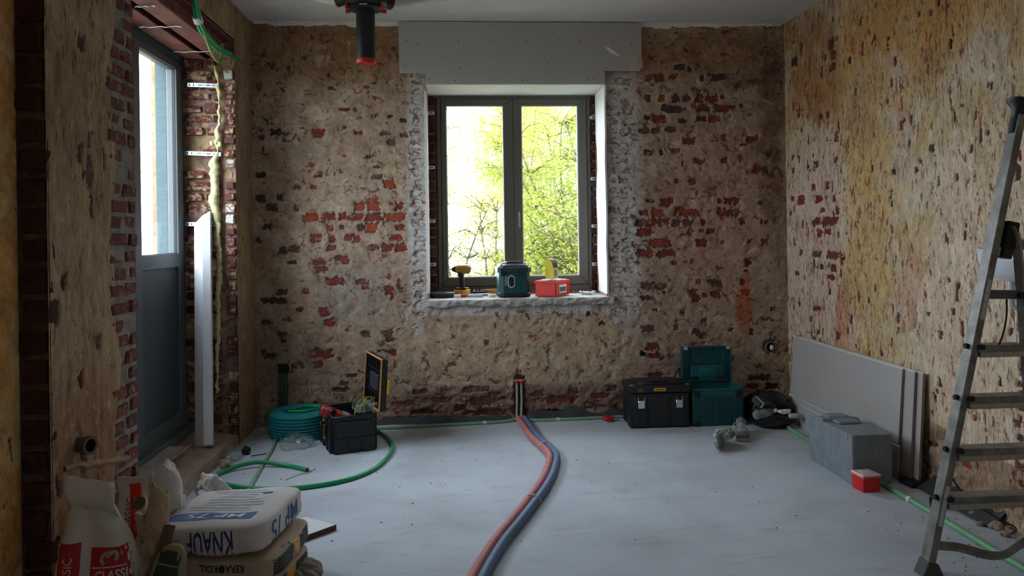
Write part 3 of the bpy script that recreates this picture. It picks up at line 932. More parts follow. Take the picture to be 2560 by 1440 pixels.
# ------------------------------------------------------------------ window
win = tag(bpy.data.objects.new('window_1', None), kind='structure')
COL.objects.link(win)
YW = 6.2
B().ring(-0.128, 1.103, 0.922, 2.490, (0.032, 0.032, 0.045, 0.034), YW + 0.012, YW + 0.085, 0.003).build('window_frame', m_frame, win)
B().ring(-0.11, 1.085, 0.94, 2.47, (0.03, 0.03, 0.05, 0.03), YW + 0.068, YW + 0.088).build('rebate', m_frame_in, win)
B().box(0.455, 0.50, YW + 0.067, YW + 0.080, 0.97, 2.455).build('meeting_cover', m_frame_in, win)
for (a, b) in ((-0.094, 0.4765), (0.4785, 1.069)):
    sl = a < 0
    sash = B().ring(a, b, 0.968, 2.455, (0.042 if sl else 0.068, 0.0775 if sl else 0.072, 0.072, 0.054), YW, YW + 0.066, 0.004).build('sash', m_frame, win)
    x0, x1 = a + (0.042 if sl else 0.068), b - (0.0775 if sl else 0.072)
    B().ring(x0 - 0.001, x1 + 0.001, 1.039, 2.402, (0.005, 0.005, 0.005, 0.005), YW + 0.012, YW + 0.03).build('glazing_bead', m_galv, sash)
    B().box(x0 - 0.01, x1 + 0.01, YW + 0.034, YW + 0.04, 1.03, 2.41).build('pane', m_glass, sash)
hd = B().box(0.506, 0.522, YW - 0.012, YW, 1.50, 1.555, 0.003)
hd.box(0.507, 0.521, YW - 0.035, YW - 0.012, 1.525, 1.54, 0.002)
hd.box(0.507, 0.521, YW - 0.042, YW - 0.030, 1.43, 1.54, 0.004)
hd.build('window_handle', M('handle_grey', (140, 138, 132), 0.35, 0.5, bump=0), win)

w2_ = tag(bpy.data.objects.new('added_fill_window', None), kind='structure')  # unseen window added behind the camera to brighten the pillar's dark side
COL.objects.link(w2_)
B().ring(0.75, 1.25, 1.25, 1.95, (0.05,) * 4, Y0 - 0.2, Y0 - 0.13, 0.003).build('window_frame', m_frame, w2_)
B().box(0.79, 1.21, Y0 - 0.17, Y0 - 0.164, 1.29, 1.91).build('pane', m_glass, w2_)

# linings of the window opening
sb = B()


def sill_pt(i, j):
    x = OPX0 - 0.03 + i * (OPX1 - OPX0 + 0.07)
    rag_ = float(fbm(i * 26, 3, 4, 8)) - 0.5
    if j < 0.3:
        k = j / 0.3
        return Vector((x, D - 0.022 - 0.009 * math.sin(k * PI) + 0.03 * (float(fbm(i * 34, j * 10, 3, 5)) - 0.5), SILL - 0.052 * (1 - k) - 0.035 * rag_ * (1 - k)))
    return Vector((x, D - 0.022 + (j - 0.3) / 0.7 * 0.45 + (0.012 * rag_ if j < 0.36 else 0), SILL + 0.005 * (float(fbm(i * 40, j * 9, 3, 6)) - 0.6)))


sb.surf(sill_pt, 200, 24)
tag(sb.build('trim_1', M('rough_sill_mortar', (176, 170, 164), 0.92, var=0.22, scale=16, bump=0.7, bscale=50), None, True), kind='structure')
tag(B().box(OPX0, OPX1, D - 0.02, YW + 0.03, OPZ - 0.006, OPZ + 0.008).build('trim_2', m_white), kind='structure')
rv = B()
rv.surf(lambda i, j: Vector((OPX1 + 0.008 * float(fbm(j * 8, i * 2, 2, 1)), D - 0.015 + i * (0.30 + 0.12 * float(fbm(j * 6, 1, 3, 7))), SILL + 0.02 + j * (OPZ - SILL - 0.03))), 8, 40, 0.012)
tag(rv.build('trim_3', m_white), kind='structure')
tag(B().box(OPX0 - 0.012, OPX0 + 0.003, D - 0.016, D + 0.05, SILL + 0.05, OPZ - 0.05, 0.002).build('trim_4', m_white), kind='structure')
for sx, x in ((-1, -0.168), (1, 1.121)):                         # dark brick nibs beside the frame
    for i in range(21):
        brick(wb, (x + sx * 0.002, D + 0.44 + rng.uniform(-0.012, 0.0), 0.95 + i * 0.0745), (0.05, 0.04, 0.058), rng.choice('kkd'), i)

# plasterboard over the window
pbd = thing('plasterboard_sheet', 'grey plasterboard sheet screwed to the wall above the window', 'plasterboard', (0, D, 0))
B().prism([(-0.385, 2.945), (1.415, 2.942), (1.413, 2.70), (1.405, 2.62), (1.40, 2.582), (1.134, 2.584), (1.134, OPZ - 0.004), (-0.195, OPZ - 0.002), (-0.195, 2.566), (-0.384, 2.566)], -0.040, -0.027, 'y').build('board', m_pb, pbd)
for (x, z) in ((-0.33, 2.80), (-0.34, 2.62), (-0.25, 2.78), (-0.17, 2.52), (0.05, 2.80), (0.02, 2.51), (0.3, 2.81), (0.28, 2.515), (0.55, 2.80), (0.52, 2.51), (0.8, 2.82), (0.95, 2.80), (1.0, 2.52), (1.2, 2.80), (1.34, 2.78), (1.3, 2.62), (0.06, 2.60), (0.70, 2.64), (1.05, 2.53)):
    B().lathe([(0, 0), (0.0042, 0), (0.0042, 0.002), (0, 0.002)], 8, mat=TR((x, -0.040, z), rx=PI / 2)).build('screw', m_slot, pbd)
tear = B().surf(lambda i, j: Vector((1.17 + i * 0.07 - 0.05 * j + 0.02 * float(fbm(i * 5, j * 5, 2, 3)), -0.0405 - 0.004 * i, 2.72 + j * 0.05 - 0.03 * i)), 5, 4, 0.001)
tear.build('torn_paper', m_white, pbd)
tear = B().surf(lambda i, j: Vector((1.37 + i * 0.04 + 0.02 * float(fbm(i * 5, j * 5, 2, 3)), -0.0405 - 0.004 * i * j, 2.60 + j * 0.09)), 4, 5, 0.001)
tear.build('torn_paper', m_paper, pbd)

# small fixing straps either side of the window frame
for k, (x, z) in enumerate(((-0.172, 2.341), (-0.174, 1.912), (-0.176, 1.488), (-0.176, 1.147), (1.122, 2.302), (1.122, 1.811), (1.124, 1.432), (1.124, 1.127))):
    side = 'left' if x < 0 else 'right'
    rank = ('topmost', 'second from the top', 'third from the top', 'lowest')[k % 4]
    t = thing('fixing_strap', 'small galvanised fixing strap on the %s edge of the window frame, %s' % (side, rank), 'strap', (x, YW - 0.012, z), group='straps fixing the window frame')
    s = 1 if x > 0 else -1
    b = B().box(-0.028, 0.028, -0.0015, 0.0, -0.013, 0.013, 0.001)
    b.box(s * 0.028 - 0.0015, s * 0.028 + 0.0015, -0.09, 0.0, -0.013, 0.013)
    b.build('plate', m_galv, t)
    B().box(-0.012, 0.012, -0.0025, -0.0012, -0.004, 0.004).build('slot', m_slot, t)

# ------------------------------------------------------------------ glazed door in the left opening
door = tag(bpy.data.objects.new('door_1', None), kind='structure')
COL.objects.link(door)
door.rotation_euler = (0, 0, PI / 2)       # local x runs along the wall, local y outwards
DX = 1.784
B().ring(YNEAR - 0.0, YFAR - 0.006, 0.12, 2.572, (0.05, 0.035, 0.05, 0.05), DX + 0.015, DX + 0.09, 0.003).build('door_frame', m_door, door)
for (a, b) in ((YNEAR + 0.06, 4.50), (4.51, YFAR - 0.035)):
    lf = B().ring(a, b, 0.16, 2.53, (0.1, 0.10, 0.10, 0.045), DX, DX + 0.066, 0.004)
    lf.box(a + 0.09, b - 0.09, DX, DX + 0.066, 1.200, 1.288, 0.004)
    lfo = lf.build('door_leaf', m_door, door)
    B().box(a + 0.09, b - 0.09, DX + 0.02, DX + 0.05, 0.25, 1.205).build('door_panel', M('grey_door_panel', (72, 82, 88), 0.5, var=0.04, bump=0.03), lfo)
    B().box(a + 0.09, b - 0.09, DX + 0.03, DX + 0.038, 1.28, 2.495).build('pane', m_glass, lfo)
    B().ring(a + 0.097, b - 0.097, 1.286, 2.488, (0.006,) * 4, DX + 0.012, DX + 0.03).build('glazing_bead', m_frame_in, lfo)
B().ring(YNEAR + 0.03, YFAR - 0.02, 0.14, 2.55, (0.06, 0.05, 0.06, 0.05), DX + 0.068, DX + 0.092).build('rebate', m_frame_in, door)
B().box(4.47, 4.54, DX + 0.067, DX + 0.08, 0.16, 2.53).build('meeting_cover', m_frame_in, door)
B().box(YNEAR + 0.01, YFAR - 0.02, DX - 0.05, DX + 0.02, 0.10, 0.165, 0.004).build('door_sill', m_door, door)

# steel beams over the opening
for name, xc, wdt, lab in (('steel_beam', -1.523, 0.125, 'red oxide steel beam over the door opening, flush with the room side'), ('steel_beam', -1.70, 0.13, 'red oxide steel beam over the door opening, next to the door frame')):
    t = thing(name, lab, 'beam', (xc, 0, BEAMZ), group='steel beams over the door')
    ya, yb = YNEAR + 0.002, YFAR + 0.14
    yb = YFAR + 0.015
    b = B().box(-wdt / 2, wdt / 2, ya, yb, 0, 0.011, 0.002)
    b.box(-wdt / 2, wdt / 2, ya, yb, 0.121, 0.132, 0.002)
    b.build('flange', m_beam, t)
    B().box(-0.004, 0.004, ya, yb, 0.011, 0.121).build('web', m_beam, t)
for k, (xa, xb, y) in enumerate(((-1.60, -1.495, 4.09), (-1.735, -1.50, 4.485), (-1.755, -1.50, 5.085))):
    pts = [(xa + (xb - xa) * i / 8, y - 0.02 * i / 8, BEAMZ - 0.008 + 0.003 * math.sin(i * 2.1)) for i in range(9)]
    tag(B().tube(pts, 0.004, 6).build('tie_wire', m_galv), 'thin pale tie wire under the steel beams, %s' % ('nearest to the camera', 'in the middle', 'farthest towards the brick reveal')[k], 'wire', group='tie wires under the beams')

# perforated straps and foam on the brick reveal
for k, (x0, x1, z, rot) in enumerate(((-1.755, -1.548, 2.40, 0.035), (-1.778, -1.542, 1.945, 0.045), (-1.782, -1.560, 1.476, 0.025))):
    t = thing('perforated_strap', 'white perforated metal strap across the brick door reveal, %s' % ('uppermost of three', 'middle of three', 'lowest, behind the white profile')[k], 'strap', ((x0 + x1) / 2, YFAR - 0.022, z), group='straps on the door reveal')
    t.rotation_euler = (0, rot, 0)
    w = x1 - x0
    B().box(-w / 2, w / 2, 0, 0.002, -0.014, 0.014, 0.001).build('plate', m_galv, t)
    for (f, a, c) in ((-0.42, 0.003, 0.007), (-0.3, 0.003, 0.007), (-0.1, 0.014, 0.0025), (0.02, 0.003, 0.003), (0.16, 0.014, 0.003), (0.32, 0.009, 0.0025)):
        B().box(f * w - a, f * w + a, -0.001, 0.0005, -c, c).build('slot', m_slot, t)
ft = thing('foam_bead', 'pale yellow expanding foam running down the brick door reveal', 'foam', (0, 0, 0))
path = [(-1.569, 2.53, .010), (-1.556, 2.40, .010), (-1.551, 2.30, .008), (-1.556, 2.15, .012), (-1.566, 2.03, .02), (-1.562, 1.96, .010), (-1.588, 1.88, .03), (-1.592, 1.80, .026), (-1.583, 1.70, .028), (-1.592, 1.64, .034), (-1.583, 1.55, .026), (-1.575, 1.45, .016), (-1.572, 1.37, .02), (-1.566, 1.25, .017), (-1.568, 1.10, .018), (-1.575, 0.95, .014), (-1.58, 0.83, .013), (-1.585, 0.6, .011), (-1.59, 0.35, .01)]
pp = spline([(p[0], p[2] * 30, p[1]) for p in path], 10)
fb = B()
fb.tube([(p.x, YFAR - 0.012, p.z) for p in pp], [p.y / 30 for p in pp], 9)
fo = fb.build('foam', m_foam, ft, 'all')
mod = fo.data
for v in mod.vertices:
    d = n3((v.co.x, v.co.z, 0.3), 34, 4) * 0.034
    v.co.x += d
    v.co.y -= abs(n3((v.co.z, v.co.x, 0.1), 30, 9)) * 0.03
for (x, z, r) in ((-1.60, 2.012, 0.018), (-1.548, 2.005, 0.02), (-1.59, 1.70, 0.03), (-1.60, 1.87, 0.03)):
    squad(r * 0.7, r * 0.7, r, 2.2, 4, 0.006, 60, int(z * 100)).build('foam_blob', m_foam, ft, 'all').location = (x, YFAR - 0.025, z)

# ------------------------------------------------------------------ outside
tag(B().box(-30, 30, D + 0.62, 40, -0.6, -0.35).build('ground_outside', m_grass), kind='structure')
tag(B().box(-30, -1.98, -20, D + 0.62, -0.6, -0.35).build('ground_outside_side', m_grass), kind='structure')
tag(B().box(-2.24, -1.98, 6.0, 6.25, -0.4, 4.2).build('wall_outside', m_outside), kind='structure')


def leaf_mat(name, c1, c2):
    s = Nodes(name)
    out = s.t.nodes['Material Output']
    c = s.mix(s.mask(s.noise(s.coord(), 3.0, 3), 0.35, 0.65), lin(c1), lin(c2))
    d, t = s.n('ShaderNodeBsdfDiffuse'), s.n('ShaderNodeBsdfTranslucent')
    mx = s.n('ShaderNodeMixShader')
    mx.inputs[0].default_value = 0.45
    s.l(c, d.inputs[0])
    s.l(c, t.inputs[0])
    s.l(d.outputs[0], mx.inputs[1])
    s.l(t.outputs[0], mx.inputs[2])
    s.l(mx.outputs[0], out.inputs[0])
    return s.m


m_leafA = leaf_mat('spring_leaves', (122, 138, 48), (148, 152, 86))
m_leafB = leaf_mat('yellow_leaves', (156, 158, 76), (174, 170, 112))
m_bark = M('bark', (88, 78, 60), 0.9, var=0.3)


def tree(name, label, x, y, h, r, n, mat, seed, leaf=0.07, stems=4, low=0.15):
    rg = random.Random(seed)
    t = thing(name, label, 'tree', (x, y, -0.36), group='bushes and trees outside')
    b = B()
    tips = []
    for k in range(stems):
        a = rg.uniform(0, 2 * PI)
        p = Vector((rg.uniform(-0.1, 0.1), rg.uniform(-0.1, 0.1), 0))
        d = Vector((math.cos(a) * 0.25, math.sin(a) * 0.25, 1)).normalized()
        pts = [p]
        for i in range(7):
            d = (d + Vector((rg.uniform(-.2, .2), rg.uniform(-.2, .2), 0.1))).normalized()
            pts.append(pts[-1] + d * h / 7.5)
        b.tube(pts, [0.03 * (1 - i / 9) for i in range(8)], 5)
        for i in range(1 if stems > 4 else 2, 8):
            for q in range(5):
                e = pts[i] + Vector((rg.uniform(-1, 1), rg.uniform(-1, 1), rg.uniform(-0.1, 0.7))) * r * 0.7
                b.tube([pts[i], (pts[i] + e) / 2 + Vector((0, 0, 0.05)), e], [0.009, 0.006, 0.003], 4)
                tips.append((pts[i], e))
    b.build('stems', m_bark, t)
    vs, fs = [], []
    for k in range(n):
        a, e = tips[rg.randrange(len(tips))]
        f = rg.random() ** 0.6 * 1.25
        c = a + (e - a) * f + Vector((rg.gauss(0, 0.13), rg.gauss(0, 0.13), rg.gauss(0, 0.13))) * r
        if c.z < low * h:
            c.z += rg.uniform(0, 0.3)
        ax = Vector((rg.gauss(0, 1), rg.gauss(0, 1), rg.gauss(0, 0.6))).normalized()
        bx = ax.cross(Vector((rg.gauss(0, 1), rg.gauss(0, 1), rg.gauss(0, 1)))).normalized()
        L = leaf * rg.uniform(0.5, 1.1)
        i = len(vs)
        vs += [c - ax * L * 0.5, c + bx * L * 0.26, c + ax * L * 0.5, c - bx * L * 0.26]
        fs.append((i, i + 1, i + 2, i + 3))
    me = bpy.data.meshes.new('foliage')
    me.from_pydata([tuple(v) for v in vs], [], fs)
    o = put('foliage', me, mat, t)
    o['kind'] = 'stuff'
    return t


tree('leafy_bush', 'dense green bush filling the right pane of the window', 1.75, 9.4, 3.3, 0.55, 26000, m_leafA, 1, 0.06, 7)
tree('leafy_bush', 'tall green tree rising behind the right pane, farthest right', 2.75, 11.6, 4.6, 0.8, 26000, m_leafA, 2, 0.075, 7)
tree('leafy_bush', 'light green young tree seen at the middle bar of the window', 0.95, 12.0, 4.6, 0.6, 15000, m_leafB, 3, 0.065, 5)
tree('leafy_bush', 'low yellow green bush at the foot of the left pane', 0.15, 9.0, 2.2, 0.45, 9000, m_leafB, 4, 0.05, 5)
tree('leafy_bush', 'pale sparse tree in the glare of the left pane', -0.6, 14.5, 4.6, 0.7, 3600, m_leafB, 5, 0.08, 4)
tree('leafy_bush', 'dense green hedge tree in the distance behind the right pane', 3.6, 15.5, 5.4, 1.0, 24000, m_leafA, 8, 0.10, 8)
tree('leafy_bush', 'pale leafy bush seen through the glazed door', -5.2, 11.2, 3.4, 0.9, 6500, m_leafB, 6, 0.09, 6)
tree('leafy_bush', 'low dense shrub at the foot of the right pane, left of the yellow carton', 1.15, 8.6, 1.7, 0.55, 9000, m_leafA, 9, 0.055, 6)
tree('leafy_bush', 'low dense shrub at the foot of the right pane, right of the yellow carton', 2.0, 8.7, 2.3, 0.6, 12000, m_leafA, 10, 0.055, 6)
tree('leafy_bush', 'tall loose tree in the upper half of the right pane', 1.45, 13.5, 5.2, 0.9, 16000, m_leafB, 11, 0.08, 6)

# ------------------------------------------------------------------ ventilation manifold under the ceiling
t = thing('ventilation_manifold', 'black ventilation pipe hanging from the ceiling with white ducts above', 'pipe', (-0.499, 4.6, 0))
B().lathe([(0.054, 2.40), (0.0545, 2.72), (0.0495, 2.72), (0.0495, 2.40), (0.054, 2.40)], 28).build('pipe', m_black, t, True)
B().lathe([(0, 2.388), (0.053, 2.388), (0.0565, 2.392), (0.0565, 2.412), (0.0545, 2.416), (0, 2.416)], 28).build('red_end_cap', m_cap, t, True)
B().lathe([(0.056, 2.695), (0.088, 2.70), (0.104, 2.705), (0.104, 2.72), (0.125, 2.735), (0.125, 2.90), (0.09, 2.948), (0, 2.948)], 32).build('manifold_body', m_black, t, True)
B().box(-0.022, 0.022, -0.109, -0.104, 2.704, 2.711).build('maker_plate', m_galv, t)
for a in (-152, -118, -80, -40, 40, 110, 160):
    ca, sa = math.cos(math.radians(a)), math.sin(math.radians(a))
    p = lambda r, z: (ca * r, sa * r, z)
    s = B().tube([p(0.10, 2.79), p(0.175, 2.785)], 0.046, 16).build('duct_socket', m_black, t, True)
    B().tube([p(0.172, 2.785), p(0.180, 2.785)], 0.049, 16).build('red_seal', m_cap, s, True)
    if a != -40:
        B().tube([p(0.15, 2.786), p(0.22, 2.79), p(0.34, 2.83), p(0.46, 2.88), p(0.6, 2.905)], 0.038, 14).build('white_duct', m_duct, s, True)
for a in (-150, -30, 20, 90, 160):
    ca, sa = math.cos(math.radians(a)), math.sin(math.radians(a))
    B().box(-0.012, 0.012, -0.008, 0.008, 0, 0.022, mat=TR((ca * 0.112, sa * 0.112, 2.696), rz=math.radians(a))).build('clip', m_cap, t)

# ------------------------------------------------------------------ conduits hanging at the beam
g = thing('hanging_conduit', 'bright green conduit hanging from the ceiling in front of the steel beam', 'conduit', (0, 0, 0))
pts = spline([(-1.425, 4.30, 2.948), (-1.415, 4.36, 2.75), (-1.42, 4.50, 2.59), (-1.42, 4.64, 2.545), (-1.42, 4.87, 2.53), (-1.425, 5.10, 2.55), (-1.43, 5.36, 2.575)], 8)
B().tube(pts, 0.0115, 10).build('conduit', m_green, g, True)
pts2 = [p + Vector((0.022, -0.03, 0.006)) for p in pts]
B().tube(pts2[:42], 0.0105, 10).build('conduit', m_green, g, True)
B().tube([(-1.43, 5.36, 2.575), (-1.425, 5.45, 2.572)], 0.0025, 6).build('wire_end', m_black, g)
B().tube([(-1.412, 4.455, 2.62), (-1.411, 4.485, 2.595)], 0.027, 10).build('white_tape', m_white, g, True)
tag(B().tube(spline([(-1.40, 4.28, 2.948), (-1.39, 4.36, 2.73), (-1.40, 4.52, 2.58), (-1.40, 4.66, 2.48), (-1.40, 4.79, 2.445), (-1.40, 4.86, 2.475), (-1.40, 4.90, 2.575)], 8), 0.0095, 10).build('bent_conduit', m_green_y, None, True),
    'olive green conduit bent into a hook below the steel beam', 'conduit')

# ------------------------------------------------------------------ white profile leaning in the door opening
t = thing('white_profile', 'tall white metal profile with a slanted top leaning in the door opening', 'profile', (-1.585, 5.00, 0.088))
t.rotation_euler = (-0.19, -0.052, 0)
b = B()
sec = [(-0.052, 0.012), (0.012, -0.022), (0.056, -0.004), (0.056, 0.03), (-0.052, 0.03)]
n = len(sec)
lo = [b.m.verts.new((x, y, 0)) for x, y in sec]
hi = [b.m.verts.new((x, y, 1.42 + 0.075 * (x + 0.052) / 0.1)) for x, y in sec]
b.m.faces.new(lo[::-1]); b.m.faces.new(hi)
for k in range(n):
    b.m.faces.new((lo[k], lo[(k + 1) % n], hi[(k + 1) % n], hi[k]))
b.build('profile', M('white_coated_profile', (232, 234, 240), 0.35, var=0.03, bump=0.02), t)
B().box(-0.056, 0.06, -0.026, 0.034, -0.004, 0.004).build('end_plate', m_paper, t)

# ------------------------------------------------------------------ pipe stub and ledge on the pillar
t = thing('pipe_stub', 'short grey waste pipe sticking out of the pillar above the bags', 'pipe', (XL, 3.12, 0.602))
B().lathe([(0.0, -0.03), (0.030, -0.03), (0.030, 0.03), (0.036, 0.032), (0.036, 0.055), (0.025, 0.055), (0.025, 0.01), (0, 0.02)], 22, mat=TR((0, 0, 0), ry=PI / 2, rz=-0.35)).build('pipe', M('grey_pipe', (96, 82, 74), 0.6, var=0.15), t, True)
B().lathe([(0, 0.012), (0.0245, 0.012), (0.0245, 0.052), (0.024, 0.052), (0.024, 0.014), (0, 0.014)], 22, mat=TR((0, 0, 0), ry=PI / 2, rz=-0.35)).build('bore', m_slot, t, True)
lg = B()
lg.surf(lambda i, j: Vector((XL - 0.012 + 0.020 * math.sin(j * PI) * (0.6 + 0.8 * float(fbm(i * 12, j * 2, 3, 3))), 3.0 + i * 0.58, 0.545 - 0.13 * i + 0.02 * (1 - j * 2) + 0.015 * (float(fbm(i * 9, j * 3, 3, 2)) - 0.5))), 50, 8)
lg.build('mortar_ledge', M('ledge_mortar', (152, 120, 94), 0.95, var=0.2), w2, True)

# ------------------------------------------------------------------ doorway floor: sheet, scraps
sh = B()
sh.surf(lambda i, j: Vector((-1.775 + i * (0.16 + 0.02 * float(fbm(j * 14, 0, 3, 4))), 3.85 + j * 1.0, 0.132 - 0.012 * i + 0.012 * float(fbm(i * 3, j * 9, 3, 6)) + (0.012 if i > 0.9 else 0))), 14, 60, 0.003)
tag(sh.build('bitumen_sheet', m_bitumen, None, True), 'grey dusty sheet lying along the foot of the glazed door', 'sheet')
for k, (x, y, r, m_, lab) in enumerate(((-1.395, 4.98, 0.045, m_film, 'crumpled bluish plastic scrap at the doorway step'), (-1.35, 5.12, 0.03, m_black2, 'small dark lump on the floor beside the doorway step'), (-1.40, 4.83, 0.032, m_paper, 'brown paper scrap at the doorway step near the white paper'))):
    tag(squad(r, r * 1.5, r * 0.75, 2.2, 6, 0.02, 30, k + 2).build('scrap', m_, None), lab, 'scrap').location = (x, y, r * 0.66)
nl = B().tube([(-1.30, 5.03, 0.006), (-1.22, 5.07, 0.006)], 0.003, 6)
nl.lathe([(0, 0), (0.007, 0), (0.007, 0.003), (0, 0.003)], 8, mat=TR((-1.22, 5.07, 0.007), ry=PI / 2, rz=0.46))
tag(nl.build('long_nail', m_black2), 'long dark nail lying on the floor near the doorway', 'nail')
tag(B().tube(spline([(-0.98, 4.52, 0.004), (-0.93, 4.60, 0.004), (-0.88, 4.64, 0.006), (-0.845, 4.72, 0.004)], 6), 0.002, 5).build('wire_offcut', m_green_y), 'thin curled wire offcut on the floor inside the green hose loop', 'wire')

# ------------------------------------------------------------------ green conduit hose on the floor and its coil
hs = thing('green_hose', 'bright green conduit hose looping across the floor by the open toolbox', 'hose', (0, 0, 0))
HR = 0.0125
hp = [(-0.90, 5.60, 0.17), (-0.72, 5.66, 0.09), (-0.543, 5.49, HR), (-0.455, 5.28, HR), (-0.418, 5.03, HR), (-0.47, 4.70, HR), (-0.58, 4.50, HR), (-0.72, 4.397, HR), (-0.89, 4.345, HR), (-1.10, 4.36, HR), (-1.293, 4.455, HR), (-1.39, 4.59, HR), (-1.356, 4.717, HR + 0.004), (-1.213, 4.800, HR + 0.018), (-1.03, 4.775, HR), (-0.885, 4.672, HR)]
sp_ = spline(hp, 10)
B().tube(sp_, HR, 12).build('hose', m_green, hs, True)
e = Vector(sp_[-1]); d = (sp_[-1] - sp_[-2]).normalized()
B().tube([e - d * 0.002, e + d * 0.008], 0.0100, 10).build('cut_end', m_black2, hs, True)
B().tube([e, e + d * 0.035], 0.004, 6).build('wire_end', m_galv, hs, True)
ct = thing('conduit_coil', 'teal coil of conduit wrapped in film in the left corner', 'coil', (-1.09, 5.545, 0))
prof = []
nr = 8
for k in range(nr):
    for q in range(5):
        a = -PI / 2 + PI * q / 4
        prof.append((0.205 + 0.009 * math.cos(a) + 0.010 * math.sin(PI * (k + 0.5) / nr), 0.012 + k * 0.0205 + 0.0102 * math.sin(a)))
prof += [(0.195, 0.178), (0.16, 0.186), (0.125, 0.182), (0.11, 0.168)]
prof = [(0.115, 0.004), (0.20, 0.002)] + prof + [(0.105, 0.10), (0.108, 0.012), (0.115, 0.004)]
B().lathe(prof, 48).build('coil', M('teal_conduit', (26, 124, 132), 0.3, var=0.12, scale=12, bump=0.1), ct, True)
B().tube(spline([(0.15, -0.03, 0.186), (0.05, -0.14, 0.196), (-0.06, -0.10, 0.19), (0.02, 0.02, 0.192), (0.16, 0.02, 0.188)], 6), 0.009, 8).build('loose_end', m_green, ct, True)
fm = squad(0.12, 0.075, 0.045, 2.3, 9, 0.05, 14, 8)
tag(fm.build('plastic_film', m_film, None), 'crumpled clear plastic film between the teal coil and the open toolbox', 'plastic film').location = (-1.045, 5.235, 0.034)

# dusty conduit set into the floor by the hose
tag(B().tube([(-1.23, 5.40, 0.008), (-1.202, 5.203, 0.008), (-1.175, 4.80, 0.008), (-1.145, 4.399, 0.008), (-1.13, 4.2, 0.008)], 0.011, 8).build('floor_conduit', m_green_p, None, True), 'dusty pale green conduit running under the green hose', 'conduit')

# ------------------------------------------------------------------ wall box with conduits in the left corner
t = thing('wall_box', 'dark wall socket box with conduits running down in the left corner', 'socket box', (-1.253, D, 0))
B().ring(-0.034, 0.034, 0.392, 0.460, (0.006,) * 4, -0.014, 0.02).build('box_rim', m_black2, t)
B().box(-0.03, 0.03, 0.004, 0.01, 0.396, 0.456).build('box_back', m_slot, t)
for x in (-0.027, -0.006, 0.016):
    B().tube([(x, -0.004, 0.396), (x - 0.002, -0.008, 0.2), (x + 0.004, -0.014, 0.0)], 0.010, 8).build('conduit', M('grimy_conduit', (70, 84, 66), 0.6, var=0.2), t, True)
t = thing('socket_hole', 'round wall socket box with a white plug near the right corner', 'socket box', (2.385, D, 0.49))
B().lathe([(0.036, -0.004), (0.040, -0.004), (0.040, 0.016), (0.036, 0.016)], 20, mat=TR((0, 0, 0), rx=PI / 2)).build('box_rim', m_mortar, t, True)
B().lathe([(0, -0.012), (0.036, -0.012), (0.036, -0.010), (0, -0.010)], 20, mat=TR((0, 0, 0), rx=PI / 2)).build('box_back', m_slot, t, True)
squad(0.016, 0.012, 0.021, 2.5, 4, 0.003, 30, 1).build('white_plug', m_white, t, 'all').location = (0.010, -0.004, -0.004)
t = B().lathe([(0, -0.004), (0.0155, -0.004), (0.017, 0.006), (0.0145, 0.007), (0.013, -0.002), (0, -0.002)], 16, mat=TR((1.40, D - 0.004, 0.465), rx=PI / 2)).build('cable_hole', m_slot, None, True)
tag(t, 'round dark cable hole in the wall above the black toolbox', 'hole')
for (x, z, s_) in ((-0.145, 0.762, 'left'), (1.17, 0.768, 'right')):
    t = thing('wall_bolt', 'rusty bolt end sticking out below the %s corner of the window sill' % s_, 'bolt', (x, D - 0.004, z), group='bolts under the window sill')
    B().lathe([(0, 0), (0.013, 0), (0.013, 0.012), (0, 0.012)], 6, mat=TR((0, 0, 0), rx=PI / 2)).build('nut', M('rusty_steel', (130, 104, 92), 0.5, 0.5, var=0.3), t)
    B().lathe([(0, 0.010), (0.006, 0.010), (0.006, 0.026), (0, 0.026)], 10, mat=TR((0, 0, 0), rx=PI / 2)).build('thread', m_galv, t)

# ------------------------------------------------------------------ chase with heating pipes, floor pipes
t = thing('heating_riser', 'pair of pale heating pipes with red caps rising in the wall chase', 'pipes', (0, 0, 0))
B().box(0.425, 0.503, D + 0.006, D + 0.014, 0.0, 0.32).build('chase_back', m_slot, t)
B().prism([(0.43, 0.0), (0.5, 0.0), (0.5, 0.315), (0.48, 0.335), (0.445, 0.335), (0.43, 0.315)], D + 0.002, D + 0.008, 'y').build('chase_liner', M('chase_shade', (54, 36, 32), 0.9, var=0.3, bump=0.5), t)  # dark liner paints the shade inside the shallow chase
for x in (0.446, 0.480):
    B().tube([(x, D - 0.006, 0.275), (x, D - 0.010, 0.15), (x - 0.006, D - 0.03, 0.05), (x - 0.008, D - 0.055, 0.0)], 0.0085, 8).build('riser_pipe', M('pale_pipe', (156, 154, 148), 0.5, var=0.1), t, True)
    B().lathe([(0.0, 0.0), (0.013, 0.0), (0.014, 0.012), (0.010, 0.024), (0, 0.024)], 12, loc=(x, D - 0.006, 0.268)).build('red_cap', m_cap, t, True)
B().box(0.425, 0.503, D - 0.012, D, 0.286, 0.298, 0.002).build('bracket', M('pink_bracket', (196, 150, 146), 0.6), t)

